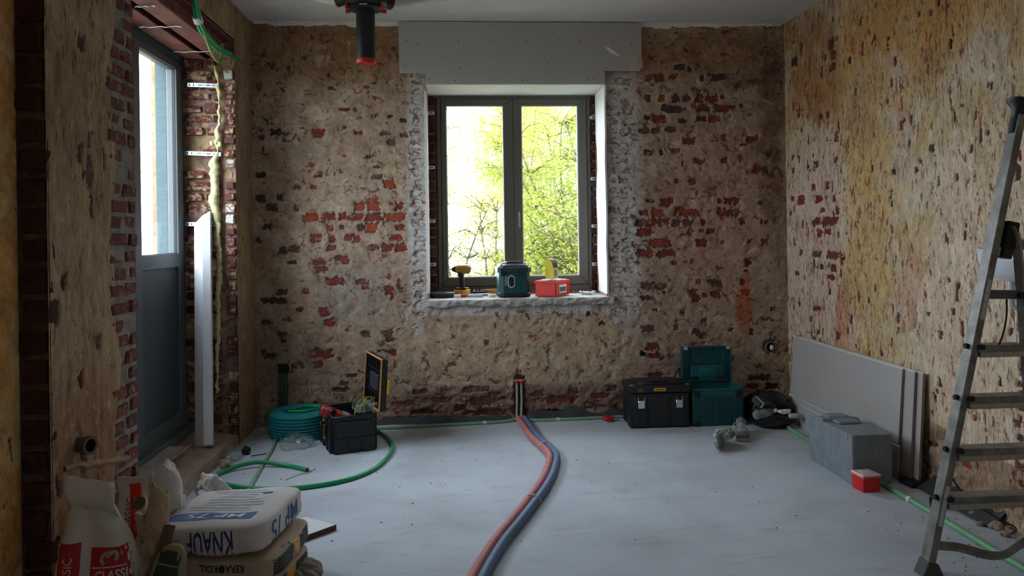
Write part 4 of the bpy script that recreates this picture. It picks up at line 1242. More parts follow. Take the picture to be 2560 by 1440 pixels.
fp = [(0.468, 5.735), (0.482, 5.60), (0.497, 5.40), (0.515, 5.20), (0.545, 5.03), (0.572, 4.89), (0.583, 4.75), (0.560, 4.60), (0.510, 4.38), (0.440, 4.15), (0.364, 3.945), (0.27, 3.70), (0.183, 3.48), (0.10, 3.22), (0.03, 2.95), (-0.05, 2.6)]
cen = spline([(x, y, 0.0) for x, y in fp], 6)
PR = 0.0215
for sgn, nm, mt, lab in ((1, 'red_pipe', M('red_pipe_lagging', (196, 120, 120), 0.65, var=0.12, scale=30, bump=0.2), 'dusty red insulated heating pipe snaking across the floor'),
                         (-1, 'blue_pipe', M('blue_pipe_lagging', (96, 116, 150), 0.6, var=0.14, scale=30, bump=0.2), 'grey blue insulated heating pipe snaking across the floor')):
    pts = []
    for i, p in enumerate(cen):
        dv = (cen[min(i + 1, len(cen) - 1)] - cen[max(i - 1, 0)]).normalized()
        nv_ = Vector((dv.y, -dv.x, 0)) * -1
        pts.append(p - nv_ * sgn * PR * 1.0 + Vector((0, 0, PR)))
    tag(B().tube(pts, PR, 14).build(nm, mt, None, True), lab, 'pipe')
for k, (x, y, ang) in enumerate(((0.555, 4.975, 1.95), (0.378, 3.985, 1.20))):
    b = B()
    b.tube([(math.cos(a) * 0.046, 0, 0.012 + math.sin(a) * 0.036) for a in [PI * i / 14 for i in range(15)]], 0.004, 6)
    c = tag(b.build('pipe_clip', m_duct, None, True), 'pale plastic clip over the red and blue pipes, %s' % ('near the wall' if k == 0 else 'in the middle of the floor'), 'clip', 'clips on the floor pipes')
    c.location = (x, y, 0)
    c.rotation_euler = (0, 0, ang - PI / 2)

# conduits and membrane along the foot of the back wall
tag(B().tube(spline([(-0.80, 5.60, 0.011), (-0.55, 5.605, 0.011), (-0.1, 5.645, 0.011), (0.25, 5.672, 0.011), (0.37, 5.70, 0.011), (0.43, 5.725, 0.012)], 6), 0.0115, 10).build('skirting_conduit', m_green_p, None, True), 'pale green conduit along the wall foot, left of the pipe chase', 'conduit')
tag(B().tube(spline([(0.50, 5.722, 0.012), (0.60, 5.695, 0.011), (0.9, 5.70, 0.011), (1.3, 5.725, 0.011)], 6), 0.0115, 10).build('skirting_conduit', m_green_p, None, True), 'pale green conduit along the wall foot, between pipe chase and black toolbox', 'conduit')
for (x, y, r) in ((0.2, 5.668, 0.0), (0.74, 5.697, 0.0)):
    tag(B().tube([(x - 0.012, y, 0.011), (x + 0.012, y, 0.011)], 0.0145, 10).build('conduit_clip', m_duct, None, True), 'small white clip on the pale green conduit, %s of the pipe chase' % ('left' if x < 0.4 else 'right'), 'clip', 'clips on the wall conduits')
for (x0, x1, sd, hh, lab) in ((-0.62, 0.40, 3, 0.045, 'dark membrane strip along the wall foot behind the open toolbox'), (0.52, 1.34, 8, 0.075, 'dark membrane strip along the wall foot beside the black toolbox')):
    mb = B()
    mb.surf(lambda i, j: Vector((x0 + i * (x1 - x0), D - 0.03 - 0.035 * float(fbm(i * 7, 1, 3, sd)) * (1 - j), 0.002 + j * hh * (0.25 + 1.3 * float(fbm(i * 5, 4, 3, sd + 1))))), 60, 3, 0.002)
    tag(mb.build('membrane_strip', m_membrane, None, True), lab, 'membrane')
tag(squad(0.052, 0.03, 0.024, 2.5, 7, 0.02, 24, 3).build('red_wrapper', m_red_d, None), 'crumpled red wrapper at the wall foot left of the black toolbox', 'wrapper').location = (1.105, 5.64, 0.022)

# ------------------------------------------------------------------ open black toolbox
tb_ = thing('open_toolbox', 'open black toolbox with orange edged lid standing on the floor', 'toolbox', (-0.79, 4.99, 0), math.radians(20))
W_, L_, H_ = 0.30, 0.42, 0.25
b = B()
b.box(0.012, W_ - 0.012, 0.012, L_ - 0.012, 0.0, 0.014, 0.004)
for (x0, x1, y0, y1) in ((0.008, W_ - 0.008, 0.008, 0.022), (0.008, W_ - 0.008, L_ - 0.022, L_ - 0.008), (0.008, 0.022, 0.008, L_ - 0.008), (W_ - 0.022, W_ - 0.008, 0.008, L_ - 0.008)):
    b.box(x0, x1, y0, y1, 0.006, H_ - 0.012, 0.004)
b.build('body', m_black, tb_, True)
B().ring(0, W_, 0, L_, (0.02,) * 4, -H_, -H_ + 0.03, 0.003).build('rim', m_black, tb_).rotation_euler = (PI / 2, 0, 0)
b = B()
b.box(0.03, W_ - 0.03, 0.0, 0.010, 0.10, 0.20, 0.004)
b.box(0.05, W_ - 0.05, -0.010, 0.002, 0.175, 0.205, 0.005)
b.box(0.02, 0.10, 0.002, 0.010, 0.0, 0.10, 0.003)
b.box(0.12, 0.18, 0.002, 0.010, 0.0, 0.09, 0.003)
b.box(0.20, W_ - 0.02, 0.002, 0.010, 0.0, 0.10, 0.003)
b.build('end_handle', m_black, tb_)
b = B()
for y in (0.06, 0.15, 0.27, 0.36):
    b.box(-0.008, 0.010, y - 0.022, y + 0.022, 0.004, H_ - 0.03, 0.004)
b.build('side_rib', m_black, tb_)
for y in (0.15, 0.27):
    lt = B().box(-0.018, -0.008, y - 0.022, y + 0.022, 0.10, 0.165, 0.003).build('latch', m_black2, tb_)
    B().box(-0.024, -0.018, y - 0.012, y + 0.012, 0.135, 0.16, 0.002).build('clasp', m_chrome, lt)
for (z0, z1) in ((0.175, 0.215), (0.06, 0.15)):
    lb = B().box(-0.010, -0.008, 0.185, 0.235, z0, z1).build('yellow_label', m_yellow, tb_)
    B().box(-0.0112, -0.0102, 0.195, 0.225, z0 + 0.012, z1 - 0.014).build('black_print', m_black2, lb)
lid = thing('lid_pivot', None, None)
bpy.data.objects.remove(lid)
ldm = TR((W_ + 0.004, 0, H_ - 0.005), ry=math.radians(4))
LH = 0.335


def LB(*a, bev=0.0):
    return B().box(*a, bev, mat=ldm) if bev else B().box(*a, mat=ldm)


lo_ = LB(0.030, 0.046, 0.0, L_, 0.0, LH, bev=0.005).build('lid', m_black, tb_, True)
for (a, b_, c, d_) in ((0, 0.012, 0, LH), (L_ - 0.012, L_, 0, LH), (0.012, L_ - 0.012, 0, 0.012), (0.012, L_ - 0.012, LH - 0.012, LH)):
    LB(0.004, 0.034, a, b_, c, d_).build('lid_wall', m_black, lo_)
for (a, b_, c, d_) in ((-0.002, 0.006, -0.002, LH + 0.002), (L_ - 0.006, L_ + 0.002, -0.002, LH + 0.002), (0.006, L_ - 0.006, -0.002, 0.006), (0.006, L_ - 0.006, LH - 0.006, LH + 0.002)):
    LB(-0.002, 0.006, a, b_, c, d_).build('orange_edge', m_orange, lo_)
for z in (0.09, 0.165, 0.24):
    LB(0.012, 0.032, 0.012, L_ - 0.012, z, z + 0.004).build('lid_rib', m_black2, lo_)
for y in (0.09, 0.17, 0.25, 0.33):
    LB(0.014, 0.032, y, y + 0.004, 0.01, LH - 0.01).build('lid_rib', m_black2, lo_)
LB(0.006, 0.026, 0.10, 0.30, 0.11, 0.22, bev=0.005).build('lid_tray', M('slate_plastic', (50, 56, 62), 0.4, bump=0.05), lo_)
yl = LB(0.046, 0.062, -0.012, 0.10, 0.11, 0.20, bev=0.004).build('yellow_handle', m_yellow, lo_)
LB(0.063, 0.068, 0.0, 0.085, 0.125, 0.185, bev=0.002).build('grip', m_orange, yl)
# things inside
rl = thing('laser_level_case', 'red case with a silver strip sticking out of the open toolbox', 'tool', (-0.785, 5.17, 0.215))
rl.rotation_euler = (0.1, 0.42, 0.15)
B().box(-0.11, 0.11, -0.035, 0.035, -0.03, 0.03, 0.008).build('body', M('worn_red_case', (172, 52, 52), 0.45, var=0.15), rl, True)
B().box(-0.04, -0.015, -0.036, 0.036, -0.01, 0.0315).build('dark_window', m_black2, rl)
B().box(0.03, 0.075, -0.036, 0.036, -0.018, 0.0312).build('silver_strip', m_galv, rl)
tr_ = thing('organiser_tray', 'clear compartment tray resting across the open toolbox', 'tray', (-0.60, 5.27, 0.222), math.radians(20))
B().box(-0.085, 0.085, -0.08, 0.08, 0.0, 0.05, 0.006).build('tray', m_film, tr_, True)
for x in (-0.03, 0.03):
    B().box(x - 0.001, x + 0.001, -0.078, 0.078, 0.004, 0.048).build('divider', m_film, tr_)
for k, pts in enumerate(([(-0.665, 5.11, 0.17), (-0.655, 5.14, 0.27), (-0.615, 5.20, 0.315), (-0.555, 5.25, 0.305), (-0.545, 5.23, 0.262)], [(-0.635, 5.15, 0.23), (-0.62, 5.17, 0.272), (-0.58, 5.21, 0.285), (-0.545, 5.26, 0.305), (-0.54, 5.28, 0.275)], [(-0.66, 5.20, 0.22), (-0.60, 5.26, 0.30), (-0.56, 5.29, 0.29), (-0.53, 5.30, 0.275)])):
    tag(B().tube(spline(pts, 8), 0.0035, 6).build('earth_wire', M('yellow_green_wire', (168, 184, 66), 0.5, bump=0), None, True), 'yellow green earth wire curling out of the open toolbox, %s' % ('the largest loop', 'the small inner loop', 'the one nearest the lid')[k], 'wire', 'wires in the toolbox')

# ------------------------------------------------------------------ closed black toolbox with chrome latches
t = thing('latched_toolbox', 'closed black toolbox with two chrome latches against the back wall', 'toolbox', (1.216, 5.404, 0), math.radians(-1.2))
b = B()
b.box(0.0, 0.42, 0.0, 0.27, 0.004, 0.245, 0.018, 2)
b.build('body', m_black, t, True)
b = B()
for (x0, x1) in ((0.03, 0.12), (0.15, 0.27), (0.30, 0.39)):
    b.box(x0, x1, -0.006, 0.01, 0.012, 0.225, 0.004)
for y in (0.05, 0.2):
    b.box(-0.008, 0.004, y - 0.03, y + 0.03, 0.01, 0.22, 0.004)
b.build('front_rib', m_black, t)
for (x, y) in ((0.03, 0.03), (0.39, 0.03), (0.03, 0.24), (0.39, 0.24)):
    B().box(x - 0.03, x + 0.03, y - 0.03, y + 0.03, 0, 0.012, 0.004).build('foot', m_black2, t)
lidb = B()
lidb.box(-0.010, 0.43, -0.010, 0.28, 0.248, 0.300, 0.016, 2)
lidb.box(0.06, 0.36, 0.02, 0.25, 0.295, 0.312, 0.008)
lidb.box(0.14, 0.28, 0.06, 0.10, 0.308, 0.325, 0.006)
ld = lidb.build('lid', m_black, t, True)
for x in (0.0, 0.40):
    B().prism([(x + 0.0, 0.0), (x + 0.015, -0.008), (x + 0.03, 0.0), (x + 0.022, 0.012), (x + 0.008, 0.012)], 0.2985, 0.302, 'z').build('yellow_mark', m_yellow, ld).location = (0, 0.02, 0)
yb_ = B().box(0.165, 0.25, -0.0125, -0.009, 0.262, 0.284).build('yellow_label', m_yellow, ld)
B().box(0.175, 0.24, -0.0135, -0.012, 0.269, 0.277).build('black_print', M('dim_print', (120, 84, 40), 0.6, bump=0), yb_)
B().box(0.05, 0.09, -0.0125, -0.009, 0.255, 0.285).build('dim_label', M('dim_label', (96, 70, 40), 0.6), ld)
for x in (0.075, 0.345):
    l_ = B().box(x - 0.024, x + 0.024, -0.020, -0.004, 0.142, 0.20, 0.003).build('latch', m_chrome, t, True)
    B().tube([(x - 0.022, -0.016, 0.195), (x - 0.022, -0.018, 0.225)], 0.0032, 6).build('latch_wire', m_chrome, l_)
    B().tube([(x + 0.022, -0.016, 0.195), (x + 0.022, -0.018, 0.225)], 0.0032, 6).build('latch_wire', m_chrome, l_)

# ------------------------------------------------------------------ open teal case
t = thing('teal_case', 'open teal plastic tool case with its lid up against the wall', 'toolbox', (1.662, 5.405, 0), math.radians(-1.0))
W_, L_, H_ = 0.365, 0.285, 0.262
b = B()
b.box(0.004, W_, 0.004, L_, 0.0, 0.012)
for (x0, x1, y0, y1) in ((0, W_, 0, 0.010), (0, W_, L_ - 0.010, L_), (0, 0.010, 0.01, L_ - 0.01), (W_ - 0.010, W_, 0.01, L_ - 0.01)):
    b.box(x0, x1, y0, y1, 0.003, H_, 0.003)
b.build('body', m_teal, t, True)
for (x0, x1) in ((0.0, 0.05), (0.06, 0.15), (0.16, 0.28), (0.29, 0.355)):
    B().box(x0 + 0.004, x1, -0.006, 0.004, 0.012, 0.215, 0.003).build('front_panel', m_teal_d, t)
for x in (0.03, 0.33):
    B().box(x - 0.022, x + 0.022, -0.012, 0.004, 0.205, 0.252, 0.004).build('latch_seat', m_black2, t)
    B().box(x - 0.024, x + 0.024, -0.008, 0.004, 0.0, 0.035, 0.003).build('foot', m_black2, t)
B().box(-0.004, W_ + 0.004, -0.004, 0.012, H_ - 0.012, H_ + 0.004, 0.003).build('rim', m_teal, t)
B().box(W_ - 0.012, W_ + 0.006, -0.004, L_, H_ - 0.012, H_ + 0.004, 0.003).build('rim', m_teal, t)
B().box(-0.006, 0.012, -0.004, L_, H_ - 0.012, H_ + 0.004, 0.003).build('rim', m_teal, t)
lid_ = B().box(-0.002, W_ + 0.006, L_ + 0.006, L_ + 0.016, H_ + 0.008, H_ + 0.262, 0.003).build('lid', m_teal, t, True)
z0, z1 = H_ + 0.008, H_ + 0.262
for (x0, x1, a, c) in ((-0.002, 0.010, z0, z1), (W_ - 0.006, W_ + 0.006, z0, z1), (0.01, W_ - 0.006, z1 - 0.012, z1), (0.01, W_ - 0.006, z0, z0 + 0.012)):
    B().box(x0, x1, L_ - 0.032, L_ + 0.008, a, c, 0.002).build('lid_wall', m_teal_d, lid_)
for x in (0.075, 0.135, 0.19, 0.245, 0.305):
    B().box(x, x + 0.004, L_ - 0.012, L_ + 0.008, z0 + 0.05, z1 - 0.012).build('lid_rib', m_teal, lid_)
for z in (0.07, 0.13, 0.19):
    B().box(0.012, W_ - 0.01, L_ - 0.006, L_ + 0.008, z0 + z, z0 + z + 0.004).build('lid_rib', m_teal, lid_)
B().box(0.065, 0.31, L_ - 0.022, L_ + 0.006, z0 + 0.03, z0 + 0.115, 0.004).build('inner_panel', m_teal, lid_)
B().box(0.125, 0.26, L_ - 0.034, L_ - 0.018, z0 + 0.006, z0 + 0.10, 0.006, 2).build('inner_pocket', m_teal, lid_, True)
for x in (0.01, 0.33):
    B().box(x, x + 0.03, L_ - 0.034, L_ - 0.026, z1 - 0.02, z1 + 0.004).build('lid_latch', m_galv, lid_)

# ------------------------------------------------------------------ black rubbish bag and its litter in the right corner
bg = thing('rubbish_bag', 'slumped black plastic rubbish bag in the right corner', 'bag', (2.20, 5.46, 0))


def slump(q):
    k = (q.z + 0.10) / 0.2
    return Vector((q.x * (1.15 - 0.25 * k), q.y * (1.1 - 0.2 * k), max(q.z, -0.10)))


m_bag = M('black_bag_plastic', (16, 16, 18), 0.28, var=0.3, scale=10, bump=0.6, bscale=24)
squad(0.16, 0.15, 0.105, 2.6, 14, 0.05, 8, 4, slump).build('bag', m_bag, bg, 'all').location = (0.03, 0.06, 0.103)
squad(0.15, 0.10, 0.045, 2.4, 12, 0.03, 12, 9, lambda q: Vector((q.x, q.y, max(q.z, -0.043)))).build('bag_skirt', m_bag, bg, 'all').location = (0.0, -0.14, 0.045)
t = thing('pet_bottle', 'squashed clear bottle lying on the black rubbish bag', 'bottle', (2.12, 5.255, 0.115))
t.rotation_euler = (0.05, PI / 2 - 0.1, 0.35)
B().lathe([(0, -0.08), (0.026, -0.08), (0.03, -0.07), (0.027, -0.03), (0.03, 0.0), (0.028, 0.04), (0.012, 0.075), (0.011, 0.09), (0, 0.09)], 16).build('bottle', m_film, t, True)
B().lathe([(0.0, 0.088), (0.0135, 0.088), (0.0135, 0.105), (0, 0.105)], 12).build('cap', m_white, t, True)
t = thing('striped_carton', 'dark carton with a white stripe on the black rubbish bag', 'carton', (2.13, 5.33, 0.17))
t.rotation_euler = (0.5, 0.25, 0.5)
B().box(-0.06, 0.06, -0.04, 0.04, -0.02, 0.02, 0.004).build('carton', M('dark_carton', (46, 46, 46), 0.6), t)
B().box(-0.045, -0.02, -0.0405, 0.0405, -0.0205, 0.0205).build('white_stripe', m_white, t)
tag(squad(0.05, 0.022, 0.02, 2.3, 6, 0.02, 24, 6).build('white_wrapper', m_white, None), 'crumpled white wrapper on the right of the black rubbish bag', 'wrapper').location = (2.26, 5.25, 0.125)
tag(squad(0.035, 0.012, 0.018, 3, 4, 0.004, 24, 6).build('paper_slip', m_duct, None), 'small pale paper slip beside the board behind the rubbish bag', 'paper').location = (2.31, 5.22, 0.10)


# ------------------------------------------------------------------ work shoes
def shoe(label, loc, rot, seed):
    t = thing('work_shoe', label, 'shoe', loc, group='pair of work shoes')
    t.rotation_euler = rot
    Ls = 0.275

    def half(s):           # half width and height along the shoe, s = 0 heel .. 1 toe
        w = np.interp(s, [0, .06, .25, .5, .72, .9, 1], [.015, .032, .034, .036, .046, .038, .012])
        h = np.interp(s, [0, .05, .2, .34, .5, .68, .85, .95, 1], [.055, .085, .088, .088, .078, .062, .05, .036, .022])
        return float(w), float(h)
    m_up = M('grey_shoe_upper', (124, 126, 118), 0.8, var=0.18, scale=30, bump=0.4)
    m_sole = M('pale_shoe_sole', (164, 166, 164), 0.7, var=0.15, scale=24, bump=0.3)
    b = B()
    N_, K = 26, 14
    rings = []
    for i in range(N_ + 1):
        s = i / N_
        w, h = half(s)
        ring = []
        for k in range(K + 1):
            a = PI * k / K
            cx = math.cos(a) * w
            cz = 0.018 + (h - 0.018) * math.sin(a) ** 0.65
            if s < 0.42:                          # open ankle
                cap = 0.018 + (h - 0.018) * (0.97 if abs(math.cos(a)) < 0.6 else math.sin(a) ** 0.65 if math.sin(a) > 0 else 0)
                cz = min(cz, cap)
                if abs(math.cos(a)) < 0.55 and 0.05 < s < 0.40:
                    cz = h - 0.045
            ring.append(b.m.verts.new((cx, s * Ls - Ls / 2, cz)))
        rings.append(ring)
    for i in range(N_):
        for k in range(K):
            b.m.faces.new((rings[i][k], rings[i][k + 1], rings[i + 1][k + 1], rings[i + 1][k]))
    b.build('upper', m_up, t, 'all')
    b = B()
    out = [(half(s)[0] * 1.08 + 0.002, s * Ls - Ls / 2) for s in [i / 20 for i in range(21)]]
    poly = out + [(-x, y) for x, y in out[::-1]]
    b.prism(poly, 0.0, 0.024, 'z')
    so = b.build('sole', m_sole, t)
    for q in range(5):
        y = -0.1 + q * 0.045
        B().box(-half((y + Ls / 2) / Ls)[0] * 0.9, half((y + Ls / 2) / Ls)[0] * 0.9, y - 0.006, y + 0.006, -0.004, 0.001).build('tread', m_sole, so)
    squad(0.046, 0.04, 0.026, 2.4, 6).build('toe_cap', M('grey_toe_cap', (98, 100, 98), 0.7, var=0.15), t, 'all').location = (0, 0.094, 0.028)
    tg = B()
    tg.surf(lambda i, j: Vector(((i - 0.5) * 0.05, 0.035 - j * 0.075, 0.079 + 0.042 * j ** 1.4 - 0.02 * (i - 0.5) ** 2 * 4)), 6, 8, 0.006)
    tg.build('tongue', M('grey_blue_tongue', (110, 122, 126), 0.8), t, 'all')
    B().tube([(0.031 * math.cos(a) * 0.9, -0.055 + 0.052 * math.sin(a), 0.087 - 0.006 * math.sin(a)) for a in [2 * PI * i / 18 for i in range(18)]], 0.006, 6, closed=True).build('tan_collar', M('tan_lining', (176, 150, 96), 0.8), t, 'all')
    for q in range(4):
        y = 0.005 + q * 0.019
        z = 0.085 - 0.007 * q
        B().tube(spline([(-0.026, y, z - 0.010), (0, y + 0.004, z + 0.002), (0.026, y, z - 0.010)], 4), 0.0028, 6).build('lace', m_duct, t, True)
    B().tube(spline([(0.02, 0.0, 0.085), (0.045, 0.012, 0.09), (0.055, 0.02, 0.06), (0.06, 0.025, 0.02)], 5), 0.0025, 6).build('lace', m_duct, t, True)
    return t


shoe('grey work shoe standing upright with its toe towards the camera', (1.90, 5.10, 0.004), (0, 0, PI - 0.30), 1)
shoe('grey work shoe tipped onto its side, its pale sole turned left', (1.655, 4.89, 0.052), (0, -PI / 2 + 0.30, PI - 0.42), 2)

# ------------------------------------------------------------------ right side: conduit, plasterboards, block, red box
cr = tag(B().tube([(2.30, 5.45, 0.012), (2.283, 5.2, 0.012), (2.28, 4.4, 0.012), (2.278, 3.6, 0.012), (2.266, 3.0, 0.012), (2.255, 2.5, 0.012)], 0.0125, 10).build('wall_conduit', M('light_green_conduit', (120, 176, 130), 0.6, var=0.1, scale=12), None, True), 'light green conduit lying on the floor along the right wall', 'conduit')
for (y, lab) in ((3.79, 'white clip on the light green conduit near the red box'), (3.11, 'white clip on the light green conduit under the ladder')):
    tag(B().tube([(2.279 if y > 3.5 else 2.267, y - 0.012, 0.012), (2.279 if y > 3.5 else 2.267, y + 0.012, 0.012)], 0.0165, 10).build('conduit_clip', m_duct, None, True), lab, 'clip', 'clips on the right conduit')


def leaning(name, label, y0, y1, xf, hgt, lean, thick, z0=0.0, mat=m_pb, group=None):
    t = thing(name, label, 'plasterboard', (xf, 0, z0), group=group)
    t.rotation_euler = (0, math.asin(lean / hgt), 0)
    B().box(0.0005, thick - 0.0005, y0, y1, 0, hgt - 0.003, 0.0).build('board', mat, t)
    e = M('board_edge', (150, 122, 116), 0.85, var=0.1)
    B().box(-0.0004, thick + 0.0004, y0 - 0.001, y0 + 0.002, 0, hgt - 0.003).build('cut_edge', e, t)
    B().box(0, thick, y0, y1, hgt - 0.004, hgt).build('top_edge', m_white, t)
    return t


G_ = 'plasterboards leaning on the right wall'
leaning('leaning_plasterboard', 'grey plasterboard leaning on the right wall, front one of three', 4.165, 5.56, 2.428, 0.605, 0.045, 0.0125, group=G_)
leaning('leaning_plasterboard', 'grey plasterboard leaning on the right wall, middle one of three', 4.07, 5.50, 2.447, 0.605, 0.040, 0.0125, group=G_)
leaning('leaning_plasterboard', 'grey plasterboard leaning on the right wall, rear one of three', 4.02, 5.45, 2.466, 0.605, 0.036, 0.0125, group=G_)
leaning('plasterboard_strip', 'low plasterboard offcut strip leaning in front of the big boards', 4.13, 5.54, 2.408, 0.185, 0.012, 0.0125, group='plasterboard offcut strips')
leaning('plasterboard_strip', 'shorter plasterboard offcut strip standing nearest the grey block', 4.16, 5.30, 2.390, 0.155, 0.010, 0.0125, group='plasterboard offcut strips')
tag(B().box(2.40, 2.50, 3.98, 4.10, 0.0, 0.028, 0.006).build('black_packer', m_black2), 'flat black packer under the near end of the plasterboards', 'packer')

bl = thing('concrete_block', 'large dark grey building block with a stepped top on the floor', 'block', (2.125, 4.065, 0), 0.01)
BL = 0.51
bb = B()
sec = [(0, 0.003), (0.004, 0), (BL - 0.01, 0), (BL, 0.02), (BL, 0.245), (BL - 0.03, 0.268), (0.27, 0.272), (0.255, 0.250), (0.24, 0.262), (0.215, 0.255), (0.20, 0.262), (0.0, 0.268)]
sec = [(0.0, 0.0), (BL - 0.015, 0.0), (BL, 0.03), (BL, 0.238), (BL - 0.035, 0.262), (0.34, 0.282), (0.325, 0.262), (0.20, 0.270), (0.0, 0.270)]
bb.prism(sec, 0, 0.225, 'x', 0.005)
bb.build('block', m_cement, bl)
B().box(0.05, 0.19, 0.36, BL - 0.05, 0.262, 0.285, 0.012).build('raised_lug', m_cement, bl)
B().box(0.05, 0.19, 0.24, 0.33, 0.262, 0.282, 0.012).build('raised_lug', m_cement, bl)
for k, (y, z) in enumerate(((0.02, 0.22), (0.015, 0.17), (0.06, 0.25))):
    squad(0.003, 0.014, 0.022, 2.2, 4, 0.006, 50, k).build('plaster_smear', m_rubble, bl, 'all').location = (0.0, y, z)

rb = thing('red_box', 'small red plastic box with a clear lid beside the grey block', 'box', (2.120, 3.945, 0), 0.12)
b = B().box(0, 0.098, 0, 0.098, 0.0, 0.078, 0.006, 2, top=(1.06, 1.06))
b.build('tub', M('bright_red_plastic', (224, 26, 38), 0.35, var=0.05, bump=0.02), rb, True)
ldd = B().box(-0.006, 0.104, -0.006, 0.104, 0.078, 0.092, 0.004)
ldd.build('clear_lid', M('milky_lid', (226, 190, 190), 0.3, var=0.04, bump=0.02), rb)
B().box(0.02, 0.078, 0.02, 0.078, 0.092, 0.0945, 0.001).build('lid_panel', M('milky_panel', (214, 206, 206), 0.3, bump=0.02), rb)
B().box(-0.004, 0.102, -0.008, 0.106, 0.070, 0.0775, 0.002).build('rim', m_red, rb)

ms = B()
ms.surf(lambda i, j: Vector((2.42 + 0.10 * j + 0.02 * float(fbm(i * 5, 2, 3, 1)), 3.98 - i * 0.55, 0.006 + 0.05 * j * (0.5 + float(fbm(i * 8, j * 2, 3, 5))))), 30, 5, 0.002)
tag(ms.build('membrane_offcut', m_membrane, None, True), 'dark grey membrane offcut at the foot of the right wall behind the ladder', 'membrane')
t = thing('maroon_tube', 'short dark maroon tube lying on the floor behind the ladder leg', 'tube', (2.385, 3.70, 0.025))
t.rotation_euler = (0, 0, -0.35)
B().tube([(-0.045, 0, 0), (0.11, 0, 0)], 0.022, 14).build('tube', M('maroon_tube', (74, 34, 38), 0.5, var=0.15), t, True)
B().tube([(-0.048, 0, 0), (-0.043, 0, 0)], 0.026, 14).build('black_end', m_black2, t, True)
for k in range(12):
    r = rng.uniform(0.010, 0.024)
    tag(squad(r, r * rng.uniform(0.8, 1.5), r * 0.7, 2.6, 3, 0.012, 30, k).build('rubble_lump', m_rubble, None), 'lump of pale plaster rubble at the foot of the right wall', 'rubble', 'rubble along the right wall').location = (2.50 - rng.uniform(0, 0.09), 3.62 - rng.uniform(0.0, 0.5), r * 0.62)

# basin on the right wall
t = thing('wall_basin', 'white rounded basin on the right wall half hidden by the ladder', 'basin', (2.515, 3.28, 1.14))
b = B()
N_ = 20
prof = [(0.0, 0.0), (0.10, 0.006), (0.165, 0.035), (0.20, 0.09), (0.208, 0.15), (0.198, 0.15), (0.188, 0.09), (0.15, 0.045), (0.0, 0.02)]
rings = []
for r, z in prof:
    rings.append([b.m.verts.new((-max(r, 0.001) * 0.75 * math.sin(PI * k / N_), max(r, 0.001) * math.cos(PI * k / N_) * 1.08, z)) for k in range(N_ + 1)])
for ra, rb_ in zip(rings[:-1], rings[1:]):
    for k in range(N_):
        b.m.faces.new((ra[k], ra[k + 1], rb_[k + 1], rb_[k]))
b.build('bowl', M('white_ceramic', (226, 230, 236), 0.2, var=0.03, bump=0), t, 'all')
B().tube([(-0.06, 0, 0.01), (-0.06, 0, -0.10), (-0.02, 0, -0.12), (0.01, 0, -0.12)], 0.014, 10).build('waste_pipe', m_duct, t, True)

# ------------------------------------------------------------------ step ladder
ld_ = thing('step_ladder', 'worn aluminium ladder standing at the right by the wall', 'ladder', (0, 3.0, 0))
m_aluD = M('ladder_aluminium', (116, 112, 106), 0.5, 0.4, var=0.16, scale=16, col2=(146, 142, 134), bump=0.1)


def bar(p0, p1, w, d, name, mat=m_aluD, parent=ld_, bev=0.003):
    p0, p1 = Vector(p0), Vector(p1)
    z = (p1 - p0).normalized()
    y = Vector((0, 1, 0))
    x = y.cross(z).normalized()
    m = Matrix((x, z.cross(x), z)).transposed().to_4x4()
    m.translation = p0
    return B().box(-w / 2, w / 2, -d / 2, d / 2, 0, (p1 - p0).length, bev, mat=m).build(name, mat, parent)


S0, S1 = Vector((1.872, 0, 0.035)), Vector((2.285, 0, 1.84))
st1 = bar(S0, S1, 0.030, 0.058, 'stile')
rp = spline([(2.232, -0.02, 1.392), (2.246, -0.022, 1.36), (2.258, -0.022, 1.28), (2.272, -0.018, 1.12), (2.292, -0.01, 0.88), (2.318, 0, 0.55), (2.345, 0, 0.25), (2.365, 0, 0.03)], 6)
B().tube(rp, 0.020, 4).build('stile', m_aluD, ld_)
B().box(2.34, 2.395, -0.03, 0.03, 0.0, 0.035, 0.006).build('rubber_foot', m_black2, ld_)


def sx(z):
    return S0.x + (S1.x - S0.x) * (z - S0.z) / (S1.z - S0.z)


def rx_(z):
    return float(np.interp(z, [p.z for p in rp[::-1]], [p.x for p in rp[::-1]]))


for k, z in enumerate((0.302, 0.493, 0.70, 0.905)):
    rr_ = B().box(sx(z) + 0.008, rx_(z) - 0.008, -0.038, 0.038, z - 0.016, z + 0.012, 0.003).build('tread', m_aluD, ld_)
    B().box(sx(z) + 0.012, rx_(z) - 0.012, -0.0395, 0.0385, z - 0.036, z - 0.014, 0.002).build('tread_lip', m_alu, rr_)
    B().lathe([(0, 0), (0.011, 0), (0.011, 0.012), (0, 0.012)], 10, mat=TR((sx(z) - 0.028, 0, z + 0.006), ry=PI / 2)).build('bolt', m_black2, ld_)
    B().box(sx(z) + 0.006, sx(z) + 0.034, -0.040, 0.036, z - 0.006, z + 0.014, 0.003).build('tread_bracket', m_black2, ld_)
tr0 = bar((sx(1.118) + 0.01, 0, 1.118), (rx_(1.118), 0, 1.114), 0.034, 0.05, 'cross_bar', M('dull_steel', (92, 96, 98), 0.5, 0.3, var=0.15))
B().lathe([(0, -0.03), (0.014, -0.03), (0.014, 0.012), (0, 0.012)], 12, mat=TR((2.262, -0.03, 1.112), rx=PI / 2)).build('bolt', m_black2, ld_)
b = B()
b.tube(spline([(1.905, -0.01, 0.118), (2.0, -0.01, 0.105), (2.10, -0.012, 0.075), (2.15, -0.012, 0.066), (2.20, -0.012, 0.072), (2.27, -0.01, 0.112), (2.345, 0, 0.135)], 6), 0.020, 4, flat=0.9)
b.build('bent_brace', m_aluD, ld_)
